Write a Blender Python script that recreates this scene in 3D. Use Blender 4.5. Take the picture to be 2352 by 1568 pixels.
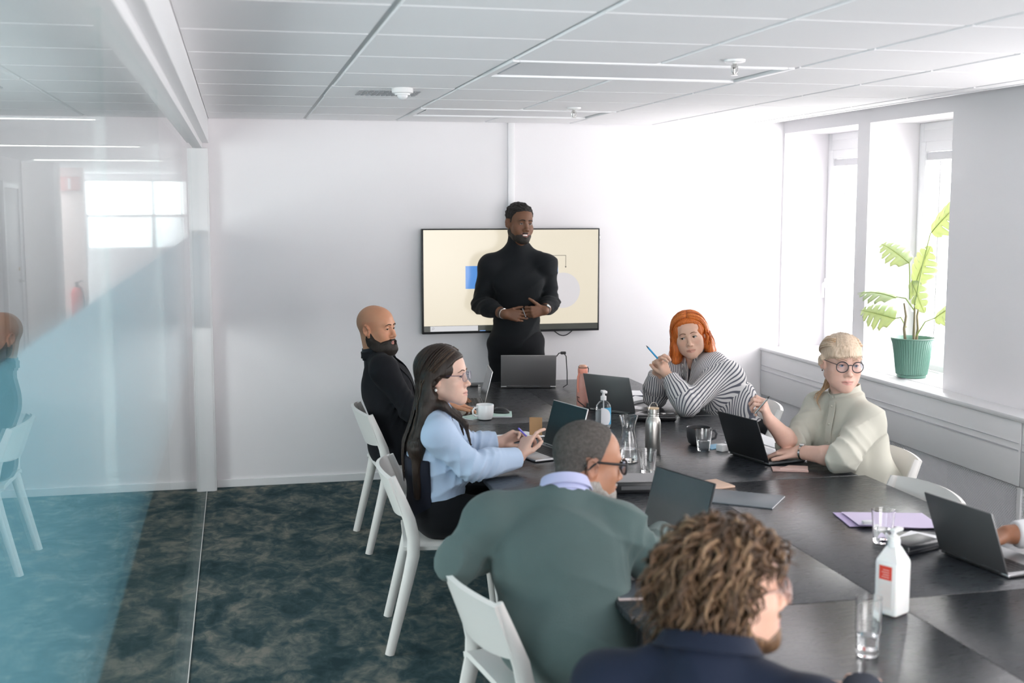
import bpy, bmesh, math, random
import numpy as np
from mathutils import Vector, Matrix
R = math.radians
PI = math.pi
S = bpy.context.scene
COL = S.collection
for _o in list(bpy.data.objects):
    bpy.data.objects.remove(_o)

# ------------------------------------------------------------------ camera, sky, exposure
cam_d = bpy.data.cameras.new('camera')
cam = bpy.data.objects.new('camera', cam_d)
COL.objects.link(cam)
cam.location = (0, 0, 1.9)
cam.rotation_euler = (R(90 - 6.45), 0, R(-12.77))
cam_d.sensor_width = 36
cam_d.lens = 36 * 2780 / 2352
cam_d.clip_start = 0.05
cam_d.dof.use_dof = True
cam_d.dof.focus_distance = 6.6
cam_d.dof.aperture_fstop = 3.0
S.camera = cam
S.view_settings.view_transform = 'Standard'
S.view_settings.look = 'None'
S.view_settings.exposure = 0.75
S.view_settings.gamma = 1.0
S.view_settings.use_curve_mapping = False
S.cycles.max_bounces = 14
S.cycles.diffuse_bounces = 7
S.cycles.glossy_bounces = 6
S.cycles.transmission_bounces = 10
S.cycles.transparent_max_bounces = 24
S.cycles.sample_clamp_indirect = 8
S.cycles.caustics_reflective = False
S.cycles.use_denoising = True

W = bpy.data.worlds.new('overcast_sky')
S.world = W
W.use_nodes = True
_n = W.node_tree.nodes
_n['Background'].inputs[0].default_value = (1.0, 0.98, 0.985, 1)
_n['Background'].inputs[1].default_value = 6.8


def portal(x, y, z, sy, sz, rx):
    l = bpy.data.lights.new('window_portal', 'AREA')
    l.shape = 'RECTANGLE'
    l.size = sz
    l.size_y = sy
    l.cycles.is_portal = True
    o = bpy.data.objects.new('window_portal', l)
    o.location = (x, y, z)
    o.rotation_euler = rx
    COL.objects.link(o)


# ------------------------------------------------------------------ materials
MATS = {}


def mat(name, col=(.8, .8, .8), rough=.5, metal=0, spec=.5, **kw):
    if name in MATS:
        return MATS[name]
    m = bpy.data.materials.new(name)
    m.use_nodes = True
    b = m.node_tree.nodes['Principled BSDF']
    b.inputs['Base Color'].default_value = (*col, 1)
    b.inputs['Roughness'].default_value = rough
    b.inputs['Metallic'].default_value = metal
    b.inputs['Specular IOR Level'].default_value = spec
    for k, v in kw.items():
        k = k.replace('_', ' ')
        b.inputs[k].default_value = (*v, 1) if isinstance(v, tuple) and len(v) == 3 else v
    MATS[name] = m
    return m


class NT:
    """small node builder"""

    def __init__(self, m):
        self.t = m.node_tree
        self.b = self.t.nodes.get('Principled BSDF')

    def n(self, kind, **kw):
        x = self.t.nodes.new(kind)
        for k, v in kw.items():
            if k.startswith('i_'):
                k = k[2:]
                k = int(k) if k.isdigit() else k.replace('_', ' ')
                if hasattr(v, 'is_output'):
                    self.t.links.new(v, x.inputs[k])
                else:
                    x.inputs[k].default_value = v
            else:
                setattr(x, k, v)
        return x

    def link(self, a, b):
        self.t.links.new(a, b)

    def coord(self, kind='Object'):
        return self.n('ShaderNodeTexCoord').outputs[kind]

    def noise(self, vec, scale, detail=4, rough=.55, stretch=None, dist=0):
        if stretch:
            mp = self.n('ShaderNodeMapping', i_Vector=vec)
            mp.inputs['Scale'].default_value = stretch
            vec = mp.outputs[0]
        return self.n('ShaderNodeTexNoise', i_Vector=vec, i_Scale=scale, i_Detail=detail, i_Roughness=rough, i_Distortion=dist).outputs['Fac']

    def ramp(self, fac, stops):
        r = self.n('ShaderNodeValToRGB', i_Fac=fac)
        e = r.color_ramp.elements
        while len(e) < len(stops):
            e.new(.5)
        for q, (p, c) in zip(e, stops):
            q.position = p
            q.color = (*c, 1) if len(c) == 3 else c
        return r.outputs[0]

    def math(self, op, a, b=None):
        x = self.n('ShaderNodeMath', operation=op, i_0=a)
        if b is not None:
            if hasattr(b, 'is_output'):
                self.link(b, x.inputs[1])
            else:
                x.inputs[1].default_value = b
        return x.outputs[0]

    def mix(self, fac, a, b):
        x = self.n('ShaderNodeMix', data_type='RGBA', i_0=fac)
        for v, i in ((a, 6), (b, 7)):
            if hasattr(v, 'is_output'):
                self.link(v, x.inputs[i])
            else:
                x.inputs[i].default_value = (*v, 1)
        return x.outputs[2]

    def bump(self, h, strength=.3, dist=.01):
        x = self.n('ShaderNodeBump', i_Height=h, i_Strength=strength, i_Distance=dist)
        self.link(x.outputs[0], self.b.inputs['Normal'])

    def base(self, c):
        self.link(c, self.b.inputs['Base Color'])


def wall_mat(name, col, rough=.7):
    m = mat(name, col, rough, spec=.25)
    t = NT(m)
    f = t.noise(t.coord(), 90, 3)
    t.bump(f, .06, .004)
    return m


def carpet_mat():
    m = mat('carpet_pile', (.06, .09, .1), .95, spec=.1)
    t = NT(m)
    c = t.coord()
    a = t.noise(c, 3.6, 6, .60, (1.25, .85, 1), .7)
    b = t.noise(c, 12, 5, .6, (1.2, .8, 1), .9)
    d = t.noise(c, 900, 2)
    s = t.math('ADD', t.math('MULTIPLY', a, .62), t.math('MULTIPLY', b, .38))
    col = t.ramp(s, [(.36, (.018, .038, .046)), (.46, (.050, .082, .090)), (.53, (.12, .145, .14)), (.62, (.29, .275, .235))])
    col = t.mix(t.math('MULTIPLY', d, .5), col, (.05, .09, .10))
    t.base(col)
    # tile joints every metre pressed a little into the pile
    w = t.n('ShaderNodeTexBrick', i_Vector=c, offset=.0)
    w.inputs['Scale'].default_value = 1
    w.inputs['Brick Width'].default_value = 2.0
    w.inputs['Row Height'].default_value = 1.37
    w.inputs['Mortar Size'].default_value = .0035
    h = t.math('SUBTRACT', d, t.math('MULTIPLY', w.outputs['Fac'], 1.5))
    t.bump(h, .6, .006)
    return m


def wood_black():
    m = mat('black_oak_top', (.012, .013, .015), .34, spec=.85)
    t = NT(m)
    c = t.coord()
    g = t.noise(c, 6, 8, .7, (3.2, 30, 3), .4)
    f = t.noise(c, 60, 4, .6, (.8, 14, 1))
    t.base(t.ramp(g, [(.3, (.016, .0185, .023)), (.7, (.027, .031, .037))]))
    t.link(t.ramp(g, [(.25, (.25,) * 3), (.75, (.31,) * 3)]), t.b.inputs['Roughness'])
    t.bump(f, .08, .002)
    return m


def fabric(name, col, scale=700, rough=.9, var=.12, bump=.25, sheen=.15, folds=.0):
    m = mat(name, col, rough, spec=.2)
    t = NT(m)
    c = t.coord()
    n = t.noise(c, 9, 5, .6)
    w = t.noise(c, scale, 2, .5)
    hi = tuple(min(1, v * (1 + var)) for v in col)
    lo = tuple(v * (1 - var) for v in col)
    t.base(t.mix(n, lo, hi))
    t.b.inputs['Sheen Weight'].default_value = sheen
    t.b.inputs['Sheen Roughness'].default_value = .5
    h = w
    if folds:
        h = t.math('ADD', t.math('MULTIPLY', w, .06), t.math('MULTIPLY', t.noise(c, 11, 3, .5, (1, 1, 1), 1.2), folds))
    t.bump(h, bump, .004 if not folds else .02)
    return m


def thin_glass(name, tint=(1, 1, 1), k=1.0):
    """clear sheet: straight transmission and Schlick reflection, the same from both sides"""
    m = bpy.data.materials.new(name)
    m.use_nodes = True
    t = NT(m)
    t.t.nodes.remove(t.b)
    out = t.t.nodes['Material Output']
    g = t.n('ShaderNodeNewGeometry')
    dt = t.n('ShaderNodeVectorMath', operation='DOT_PRODUCT', i_0=g.outputs['Normal'], i_1=g.outputs['Incoming'])
    a = t.math('SUBTRACT', 1.0, t.math('ABSOLUTE', dt.outputs['Value']))
    r = t.math('MULTIPLY', t.math('ADD', t.math('MULTIPLY', t.math('POWER', a, 5.0), .96), .04), k)
    tr = t.n('ShaderNodeBsdfTransparent', i_Color=(*tint, 1))
    gl = t.n('ShaderNodeBsdfGlossy', i_Color=(1, 1, 1, 1), i_Roughness=0.0)
    mx = t.n('ShaderNodeMixShader', i_0=r, i_1=tr.outputs[0], i_2=gl.outputs[0])
    t.link(mx.outputs[0], out.inputs[0])
    MATS[name] = m
    return m


def film_mat():
    m = bpy.data.materials.new('frosted_blue_film')
    m.use_nodes = True
    t = NT(m)
    t.t.nodes.remove(t.b)
    out = t.t.nodes['Material Output']
    c = (.43, .68, .77, 1)
    a = t.n('ShaderNodeBsdfTranslucent', i_Color=c)
    b = t.n('ShaderNodeBsdfDiffuse', i_Color=c)
    d = t.n('ShaderNodeBsdfTransparent', i_Color=(.50, .72, .78, 1))
    x = t.n('ShaderNodeMixShader', i_0=.5, i_1=a.outputs[0], i_2=b.outputs[0])
    y = t.n('ShaderNodeMixShader', i_0=.22, i_1=x.outputs[0], i_2=d.outputs[0])
    t.link(y.outputs[0], out.inputs[0])
    return m


def real_glass(name, col=(1, 1, 1), rough=0.0, ior=1.45):
    return mat(name, col, rough, spec=.5, Transmission_Weight=1.0, IOR=ior)


def emit(name, col, k):
    return mat(name, (.8, .8, .8), .5, Emission_Color=col, Emission_Strength=k)


M_wall = wall_mat('white_wall_paint', (.845, .825, .84))
M_trimw = mat('white_lacquer', (.82, .82, .83), .35)
M_ceil = wall_mat('ceiling_tile_white', (.88, .87, .88), .9)
M_dark = mat('dark_recess', (.03, .03, .032), .8)
M_black = mat('black_plastic', (.012, .013, .015), .4)
M_alu = mat('silver_aluminium', (.56, .56, .57), .36, 1.0)
M_spacegrey = mat('grey_aluminium', (.26, .26, .265), .42, .85)
M_chair = mat('white_plastic', (.80, .775, .745), .38)
M_carpet = carpet_mat()
M_table = wood_black()
M_white = mat('white_gloss', (.82, .82, .82), .25)
M_paper = mat('white_paper', (.82, .82, .84), .85)
M_pane = thin_glass('window_pane_glass')
M_part = thin_glass('partition_glass', (.90, .95, .945))
M_film = film_mat()
M_glassware = real_glass('clear_glassware')
M_water = real_glass('clear_water', (.98, .99, 1), 0, 1.33)
M_chrome = mat('polished_steel', (.62, .61, .59), .18, 1.0)


# ------------------------------------------------------------------ mesh helpers
class MB:
    """collects shapes and links them as ONE mesh object"""

    def __init__(self):
        self.v, self.f, self.mi, self.uv = [], [], [], None

    def add(self, vs, fs, mi=0):
        o = len(self.v)
        self.v += [tuple(p) for p in vs]
        self.f += [tuple(i + o for i in q) for q in fs]
        self.mi += [mi] * len(fs)
        return self

    def box(self, lo, hi, bev=0, mi=0, M=None, seg=2):
        x0, y0, z0 = lo
        x1, y1, z1 = hi
        if not bev:
            vs = [(x0, y0, z0), (x1, y0, z0), (x1, y1, z0), (x0, y1, z0), (x0, y0, z1), (x1, y0, z1), (x1, y1, z1), (x0, y1, z1)]
            fs = [(3, 2, 1, 0), (4, 5, 6, 7), (0, 1, 5, 4), (1, 2, 6, 5), (2, 3, 7, 6), (3, 0, 4, 7)]
        else:
            bm = bmesh.new()
            bmesh.ops.create_cube(bm, size=1)
            for q in bm.verts:
                q.co = Vector(((x0 + x1) / 2 + q.co.x * (x1 - x0), (y0 + y1) / 2 + q.co.y * (y1 - y0), (z0 + z1) / 2 + q.co.z * (z1 - z0)))
            bmesh.ops.bevel(bm, geom=bm.edges[:], offset=min(bev, .49 * min(x1 - x0, y1 - y0, z1 - z0)), segments=seg, profile=.5, affect='EDGES')
            bm.verts.index_update()
            vs = [q.co.copy() for q in bm.verts]
            fs = [[q.index for q in f.verts] for f in bm.faces]
            bm.free()
        if M is not None:
            vs = [M @ Vector(p) for p in vs]
        return self.add(vs, fs, mi)

    def prism(self, poly, z0, z1, mi=0, M=None):
        n = len(poly)
        vs = [(x, y, z0) for x, y in poly] + [(x, y, z1) for x, y in poly]
        fs = [tuple(range(n - 1, -1, -1)), tuple(range(n, 2 * n))] + [(i, (i + 1) % n, n + (i + 1) % n, n + i) for i in range(n)]
        if M is not None:
            vs = [M @ Vector(p) for p in vs]
        return self.add(vs, fs, mi)

    def lathe(self, prof, seg=32, mi=0, M=None, sx=1, sy=1, flute=0, close=True):
        vs, fs = [], []
        for j, (r, z) in enumerate(prof):
            for i in range(seg):
                a = 2 * PI * i / seg
                rr = r + (flute if (i % 2 and flute) else 0)
                vs.append((rr * math.cos(a) * sx, rr * math.sin(a) * sy, z))
        for j in range(len(prof) - 1):
            for i in range(seg):
                k = (i + 1) % seg
                fs.append((j * seg + i, j * seg + k, (j + 1) * seg + k, (j + 1) * seg + i))
        if close:
            fs.append(tuple(range(seg - 1, -1, -1)))
            fs.append(tuple((len(prof) - 1) * seg + i for i in range(seg)))
        if M is not None:
            vs = [M @ Vector(p) for p in vs]
        return self.add(vs, fs, mi)

    def tube(self, pts, rad, seg=8, mi=0, flat=1.0, up=None):
        pts = [Vector(p) for p in pts]
        n = len(pts)
        rads = rad if hasattr(rad, '__len__') else [rad] * n
        vs, fs = [], []
        prev = None
        for i, p in enumerate(pts):
            t = (pts[min(i + 1, n - 1)] - pts[max(i - 1, 0)]).normalized()
            if up is not None:
                s = Vector(up) - t * Vector(up).dot(t)
            elif prev is None:
                s = Vector((0, 0, 1)).cross(t)
                if s.length < 1e-3:
                    s = Vector((1, 0, 0))
            else:
                s = prev - t * prev.dot(t)
            s.normalize()
            prev = s
            b = t.cross(s)
            for k in range(seg):
                a = 2 * PI * k / seg
                vs.append(p + s * (math.cos(a) * rads[i]) + b * (math.sin(a) * rads[i] * flat))
        for i in range(n - 1):
            for k in range(seg):
                q = (k + 1) % seg
                fs.append((i * seg + k, i * seg + q, (i + 1) * seg + q, (i + 1) * seg + k))
        fs.append(tuple(range(seg - 1, -1, -1)))
        fs.append(tuple((n - 1) * seg + k for k in range(seg)))
        return self.add(vs, fs, mi)

    def ball(self, c, r, seg=16, rings=10, mi=0, M=None):
        rx, ry, rz = r if hasattr(r, '__len__') else (r, r, r)
        prof = [(math.sin(PI * j / rings), -math.cos(PI * j / rings)) for j in range(1, rings)]
        vs = [(c[0], c[1], c[2] - rz)]
        for s, z in prof:
            vs += [(c[0] + rx * s * math.cos(2 * PI * i / seg), c[1] + ry * s * math.sin(2 * PI * i / seg), c[2] + rz * z) for i in range(seg)]
        vs.append((c[0], c[1], c[2] + rz))
        fs = [(0, 1 + (i + 1) % seg, 1 + i) for i in range(seg)]
        for j in range(len(prof) - 1):
            o = 1 + j * seg
            fs += [(o + i, o + (i + 1) % seg, o + seg + (i + 1) % seg, o + seg + i) for i in range(seg)]
        o = 1 + (len(prof) - 1) * seg
        fs += [(o + i, o + (i + 1) % seg, len(vs) - 1) for i in range(seg)]
        if M is not None:
            vs = [M @ Vector(p) for p in vs]
        return self.add(vs, fs, mi)

    def sheet(self, fn, nu, nv, th=0, mi=0):
        """grid surface fn(u,v)->point, thickened downwards along its normal when th"""
        P = [[Vector(fn(i / nu, j / nv)) for j in range(nv + 1)] for i in range(nu + 1)]
        w = nv + 1
        vs = [p for r in P for p in r]
        fs = [(i * w + j, (i + 1) * w + j, (i + 1) * w + j + 1, i * w + j + 1) for i in range(nu) for j in range(nv)]
        if th:
            N = []
            for i in range(nu + 1):
                for j in range(nv + 1):
                    du = P[min(i + 1, nu)][j] - P[max(i - 1, 0)][j]
                    dv = P[i][min(j + 1, nv)] - P[i][max(j - 1, 0)]
                    N.append(du.cross(dv).normalized())
            o = len(vs)
            vs += [p - q * th for p, q in zip(vs[:o], N)]
            fs += [tuple(reversed([k + o for k in f])) for f in fs[:]]
            for i in range(nu):
                for j in (0, nv):
                    a, b = i * w + j, (i + 1) * w + j
                    fs.append((b, a, a + o, b + o) if j == 0 else (a, b, b + o, a + o))
            for j in range(nv):
                for i in (0, nu):
                    a, b = i * w + j, i * w + j + 1
                    fs.append((a, b, b + o, a + o) if i == 0 else (b, a, a + o, b + o))
        return self.add(vs, fs, mi)

    def build(self, name, mats, parent=None, smooth=True, angle=40):
        me = bpy.data.meshes.new(name)
        me.from_pydata([tuple(p) for p in self.v], [], self.f)
        mats = mats if isinstance(mats, (list, tuple)) else [mats]
        for m in mats:
            me.materials.append(m)
        if any(self.mi):
            me.polygons.foreach_set('material_index', self.mi)
        if smooth:
            me.polygons.foreach_set('use_smooth', [True] * len(me.polygons))
            me.set_sharp_from_angle(angle=R(angle))
        me.update()
        o = bpy.data.objects.new(name, me)
        COL.objects.link(o)
        if parent is not None:
            o.parent = parent
        return o


def tag(o, label=None, cat=None, group=None, kind=None):
    if label:
        o['label'] = label
    if cat:
        o['category'] = cat
    if group:
        o['group'] = group
    if kind:
        o['kind'] = kind
    return o


def thing(name, label=None, cat=None, loc=(0, 0, 0), rz=0, group=None, kind=None):
    o = bpy.data.objects.new(name, None)
    o.empty_display_size = .05
    o.location = loc
    o.rotation_euler = (0, 0, rz)
    COL.objects.link(o)
    return tag(o, label, cat, group, kind)


def copy_tree(o, parent=None):
    c = o.copy()
    COL.objects.link(c)
    if parent is not None:
        c.parent = parent
    for ch in list(o.children):
        copy_tree(ch, c)
    return c


def Rz(a):
    return Matrix.Rotation(a, 4, 'Z')


def T(*p):
    return Matrix.Translation(Vector(p))
# ------------------------------------------------------------------ the room
ZS_ = .86
GX, BY, RX, CZ = -.24, 8.27, 3.905, 2.46      # glass plane, back wall, window wall, ceiling


def struct(name, mb, m, parent=None, smooth=False):
    o = mb.build(name, m, parent, smooth)
    if parent is None:
        o['kind'] = 'structure'
    return o


struct('floor', MB().box((-4.2, -2.5, -.08), (4.4, 22.4, 0)), M_carpet)
struct('wall_back', MB().box((-.30, BY, 0), (4.4, BY + .14, 3.0)), M_wall)
ZS_R = .2
rear = MB().box((-4.2, -2.7, 0), (4.4, -2.5, ZS_R)).box((-4.2, -2.7, 2.412), (4.4, -2.5, 3.0))
rear_fill_op = [(.1, 1.95), (2.15, 3.85)]  # openings added in the unseen wall to let in fill light from behind
_e = [-4.2] + [v for p in rear_fill_op for v in p] + [4.4]
for a, b in zip(_e[0::2], _e[1::2]):
    rear.box((a, -2.7, ZS_R), (b, -2.5, 2.412))
struct('wall_rear', rear, M_wall)
for a, b in rear_fill_op:
    portal((a + b) / 2, -2.75, 1.31, 2.2, b - a, (R(90), 0, 0))
# window wall: piers, band under and over the openings
openings = [(7.18, 8.25), (6.12, 7.03), (4.12, 5.05), (3.05, 3.97), (1.05, 1.98), (0.0, .9), (-1.9, -.95)]
ZS, ZH = .86, 2.412
w = MB()
w.box((RX, -2.5, 0), (4.40, 8.27, ZS - .02))
w.box((RX, -2.5, ZH), (4.40, 8.27, 3.0))
edges = [-2.5] + sorted([v for p in openings for v in p]) + [8.27]
for a, b in zip(edges[0::2], edges[1::2]):
    w.box((RX, a, ZS - .02), (4.40, b, ZH))
struct('wall_right', w, M_wall)
struct('baseboard_back', MB().box((-.17, BY - .014, 0), (3.76, BY, .052), .003), M_trimw)

# window sill boards inside the niches, windows with frame, sash, pane, handle and blind head
for i, (a, b) in enumerate(openings):
    t = thing('window_%d' % (i + 1), kind='structure', loc=(4.25, (a + b) / 2, ZS))
    h = (b - a) / 2
    H = ZH - ZS

    def ring(x0, x1, w0, y0, y1, z0, z1, bev=.006):
        m = MB()
        m.box((x0, y0, z0), (x1, y0 + w0, z1), bev)
        m.box((x0, y1 - w0, z0), (x1, y1, z1), bev)
        m.box((x0, y0 + w0, z0), (x1, y1 - w0, z0 + w0), bev)
        m.box((x0, y0 + w0, z1 - w0), (x1, y1 - w0, z1), bev)
        return m
    f = ring(0, .09, .05, -h, h, 0, H)
    f.box((.0, -h + .05, H - .15), (.09, h - .05, H - .045), .004)
    f.build('window_frame', M_trimw, t)
    s = ring(-.012, .055, .062, -h + .035, h - .035, .035, H - .12)
    so = s.build('window_sash', M_trimw, t)
    MB().box((.03, -h + .09, .09), (.036, h - .09, H - .17)).build('window_pane', M_pane, t, False)
    MB().box((.045, -h + .17, .09), (.055, -h + .185, H - .18)).box((.045, h - .185, .09), (.055, h - .17, H - .18)).build('glazing_rail', mat('pale_grey_rail', (.55, .55, .57), .5), t, False)
    bl = MB().box((-.002, -h + .10, H - .235), (.024, h - .10, H - .185), .004)
    for k in range(5):
        bl.box((.0, -h + .105, H - .25 - k * .006), (.022, h - .105, H - .247 - k * .006))
    bl.build('blind_headrail', mat('blind_grey', (.62, .62, .64), .5), t)
    hd = MB().tube([(-.03, h - .066, .47), (-.045, h - .066, .46), (-.045, h - .066, .36)], .008, 8).box((-.03, h - .08, .43), (-.011, h - .052, .50), .004)
    hd.build('window_handle', M_trimw, so)
    portal(4.43, (a + b) / 2, (ZS + ZH) / 2, b - a, ZH - ZS, (0, R(90), 0))

# sill boards and radiator casing along the whole window wall
sl = MB()
for a, b in openings:
    sl.box((RX - .0, a, ZS - .02), (4.25, b, ZS), .004)
sl.box((3.752, -2.5, ZS - .03), (RX, 8.262, ZS - .004), .004)
struct('trim_1', sl, M_trimw, smooth=True)
case = thing('radiator_casing', 'long white radiator casing with pierced grille under the window sill', 'radiator', (0, 0, 0))
for a, b in ((5.20, 8.26), (2.1, 5.19), (-1.0, 2.09)):
    MB().box((3.762, a, .505), (RX - .004, b, .828), .004).build('fascia_panel', M_trimw, case)
    MB().box((3.7585, a + .01, .682), (3.765, b - .01, .690)).box((3.7585, a + .01, .720), (3.765, b - .01, .724)).build('fascia_groove', mat('groove_grey', (.60, .60, .63), .6), case, False)
# pierced grille: crossed diagonal bars
pit, bw = .0165, .0070
g = MB()
y0, y1, z0, z1 = 4.4, 8.255, .02, .50
x = 3.775
k = int((y1 - y0 + z1 - z0) / pit) + 1
for d in (1, -1):
    for i in range(k):
        s = y0 - (z1 - z0) + i * pit if d > 0 else y0 + i * pit
        # y = s + d*(z-z0)
        za, zb = z0, z1
        ya, yb = s, s + d * (z1 - z0)
        pts = []
        for (yy, zz) in ((ya, za), (yb, zb)):
            if yy < y0:
                zz = z0 + (y0 - s) / d
                yy = y0
            if yy > y1:
                zz = z0 + (y1 - s) / d
                yy = y1
            pts.append((yy, zz))
        (ya, za), (yb, zb) = pts
        if not (z0 - 1e-6 <= za <= z1 + 1e-6 and z0 - 1e-6 <= zb <= z1 + 1e-6) or abs(zb - za) < .003:
            continue
        q = bw / 2
        xo = x + (.0 if d > 0 else .0015)
        g.add([(xo, ya - q, za), (xo, ya + q, za), (xo, yb + q, zb), (xo, yb - q, zb), (xo + .0015, ya - q, za), (xo + .0015, ya + q, za), (xo + .0015, yb + q, zb), (xo + .0015, yb - q, zb)],
              [(0, 1, 2, 3), (7, 6, 5, 4), (0, 4, 5, 1), (2, 6, 7, 3), (1, 5, 6, 2), (0, 3, 7, 4)])
go = g.build('pierced_grille', mat('grille_grey', (.80, .80, .82), .5), case, False)
go['kind'] = 'stuff'
MB().box((3.765, 5.185, .0), (3.79, 5.215, .50), .002).box((3.765, 4.4, .0), (3.79, 8.255, .022)).build('grille_rail', M_trimw, case, False)
rd = MB()
for a, b in ((6.4, 8.1), (4.5, 5.9)):
    rd.box((3.81, a, .10), (3.86, b, .47), .01)
rd.build('radiator_body', mat('radiator_grey', (.58, .60, .62), .5), case)

# ------------------------------------------------------------------ ceiling: tiles with recessed joints, luminaires, sprinklers
ceil = MB().box((-3.2, -2.5, CZ + .05), (4.4, 17, CZ + .09)).build('ceiling', mat('ceiling_plenum', (.35, .35, .36), .9), None, False)
ceil['kind'] = 'structure'
xs = [-.176, .455, 1.062, 1.668, 2.272, 2.876, 3.48, 3.60]
ys = [3.49 + .605 * k for k in range(-9, 8)] + [8.262]
tile_me = {}


def tile(x0, x1, y0, y1, parent, m=M_ceil):
    key = (round(x1 - x0, 3), round(y1 - y0, 3), m.name)
    if key not in tile_me:
        a, b = (x1 - x0) / 2, (y1 - y0) / 2
        q = MB()
        gx, gy, bv = .012, .0035, .007
        lo, hi = (a - gx, b - gy), (a - gx - .002, b - gy - bv)
        vs = [(sx * lo[0], sy * lo[1], .022) for sx, sy in ((-1, -1), (1, -1), (1, 1), (-1, 1))]
        vs += [(sx * lo[0], sy * lo[1], .006) for sx, sy in ((-1, -1), (1, -1), (1, 1), (-1, 1))]
        vs += [(sx * hi[0], sy * hi[1], 0) for sx, sy in ((-1, -1), (1, -1), (1, 1), (-1, 1))]
        fs = [(0, 1, 2, 3), (11, 10, 9, 8)]
        for o in (0, 4):
            fs += [(o + (i + 1) % 4, o + i, o + 4 + i, o + 4 + (i + 1) % 4) for i in range(4)]
        q.add(vs, fs)
        o = q.build('ceiling_tile', m, None, False)
        tile_me[key] = o.data
    else:
        o = bpy.data.objects.new('ceiling_tile', tile_me[key])
        COL.objects.link(o)
    o.parent = parent
    o.location = ((x0 + x1) / 2, (y0 + y1) / 2, CZ)
    return o


lamps = [(2, 4, 4.70), (2, 4, 7.12)]
skip = set()
for j in range(len(ys) - 1):
    for i in range(len(xs) - 1):
        yc, xc = (ys[j] + ys[j + 1]) / 2, (xs[i] + xs[i + 1]) / 2
        if 1.062 < xc < 2.272 and (4.65 < yc < 5.25 or 7.08 < yc < 7.68):
            continue
        if .455 < xc < 1.062 and 5.9 < yc < 6.5:
            continue
        tile(xs[i], xs[i + 1], ys[j], ys[j + 1], ceil)
# T-bar rails just above the joints running away from the camera
for xx in xs[1:-1]:
    MB().box((xx - .0115, -2.5, CZ + .009), (xx + .0115, 8.25, CZ + .016)).build('ceiling_rail', mat('rail_grey', (.62, .62, .62), .5), ceil, False)
MB().box((3.585, -2.5, CZ - .004), (3.612, 8.262, CZ + .05), .002).build('ceiling_edge', M_trimw, ceil)
for n, (y0, y1, lab) in enumerate(((4.70, 5.305, 'square edged ceiling light panel nearer the camera beside a sprinkler'), (7.12, 7.725, 'ceiling light panel close to the back wall above the screen'))):
    l = thing('ceiling_light', lab, 'light', (1.667, (y0 + y1) / 2, CZ), 0, 'recessed ceiling light panels')
    a, b = .598, .296
    fr = MB().box((-a, -b, -.006), (-a + .03, b, .02), .003).box((a - .03, -b, -.006), (a, b, .02), .003)
    fr.box((-a + .03, -b, -.006), (a - .03, -b + .03, .02), .003).box((-a + .03, b - .03, -.006), (a - .03, b, .02), .003)
    fr.build('light_frame', M_trimw, l)
    d = MB().box((-a + .06, -b + .03, .004), (a - .05, b - .03, .012)).build('diffuser', mat('diffuser_white', (.78, .78, .80), .6), l, False)
    MB().box((-a + .03, -b + .03, .012), (a - .03, b - .03, .024)).build('light_tray', M_dark, l, False)
# vent tile with louvres
v = thing('ceiling_vent', 'square white ceiling vent tile with slanted louvre slots', 'vent', ((.455 + 1.062) / 2, 6.215, CZ))
fv = MB()
a = .296
fv.box((-a, -a, .0), (a, a, .012))
fv.build('vent_plate', M_ceil, v, False)
for r in range(5):
    for c in range(12):
        M = T(-.14 + c * .026, -.10 + r * .05 - .02, -.003) @ Rz(R(35))
        MB().box((-.003, -.015, -.003), (.003, .015, .003), M=M).build('louvre_slot', mat('louvre_shadow', (.30, .30, .31), .7), v, False)
PS = .74
pr_ = thing('motion_sensor', 'round white motion sensor dome on the ceiling vent tile', 'sensor', (.80, 5.93, CZ))
MB().lathe([(r * PS, z * PS) for r, z in [(.001, .0), (.068, .0), (.072, -.008), (.07, -.03), (.052, -.036), (.05, -.044), (.04, -.046), (.001, -.046)]], 32).build('sensor_base', M_white, pr_)
MB().ball((0, 0, -.046 * PS), (.036 * PS, .036 * PS, .03 * PS), 20, 10).build('sensor_dome', mat('milky_dome', (.75, .75, .76), .2), pr_)
for x, y, lab in ((1.91, 4.50, 'chrome sprinkler head hanging by the nearer ceiling light panel'), (1.93, 6.887, 'small sprinkler head hanging far off near the back wall')):
    s = thing('sprinkler', lab, 'sprinkler', (x, y, CZ), 0, 'ceiling sprinklers')
    MB().lathe([(.001, 0), (.042, 0), (.040, -.008), (.022, -.012), (.001, -.012)], 24).build('rosette', M_white, s)
    MB().lathe([(.008, -.01), (.009, -.03), (.005, -.034), (.004, -.055), (.001, -.056)], 12).tube([(.012, 0, -.02), (.014, 0, -.04), (.003, 0, -.056)], .002, 6).tube([(-.012, 0, -.02), (-.014, 0, -.04), (-.003, 0, -.056)], .002, 6).lathe([(.001, -.056), (.014, -.057), (.014, -.059), (.001, -.06)], 16).build('nozzle', M_chrome, s)

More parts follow.
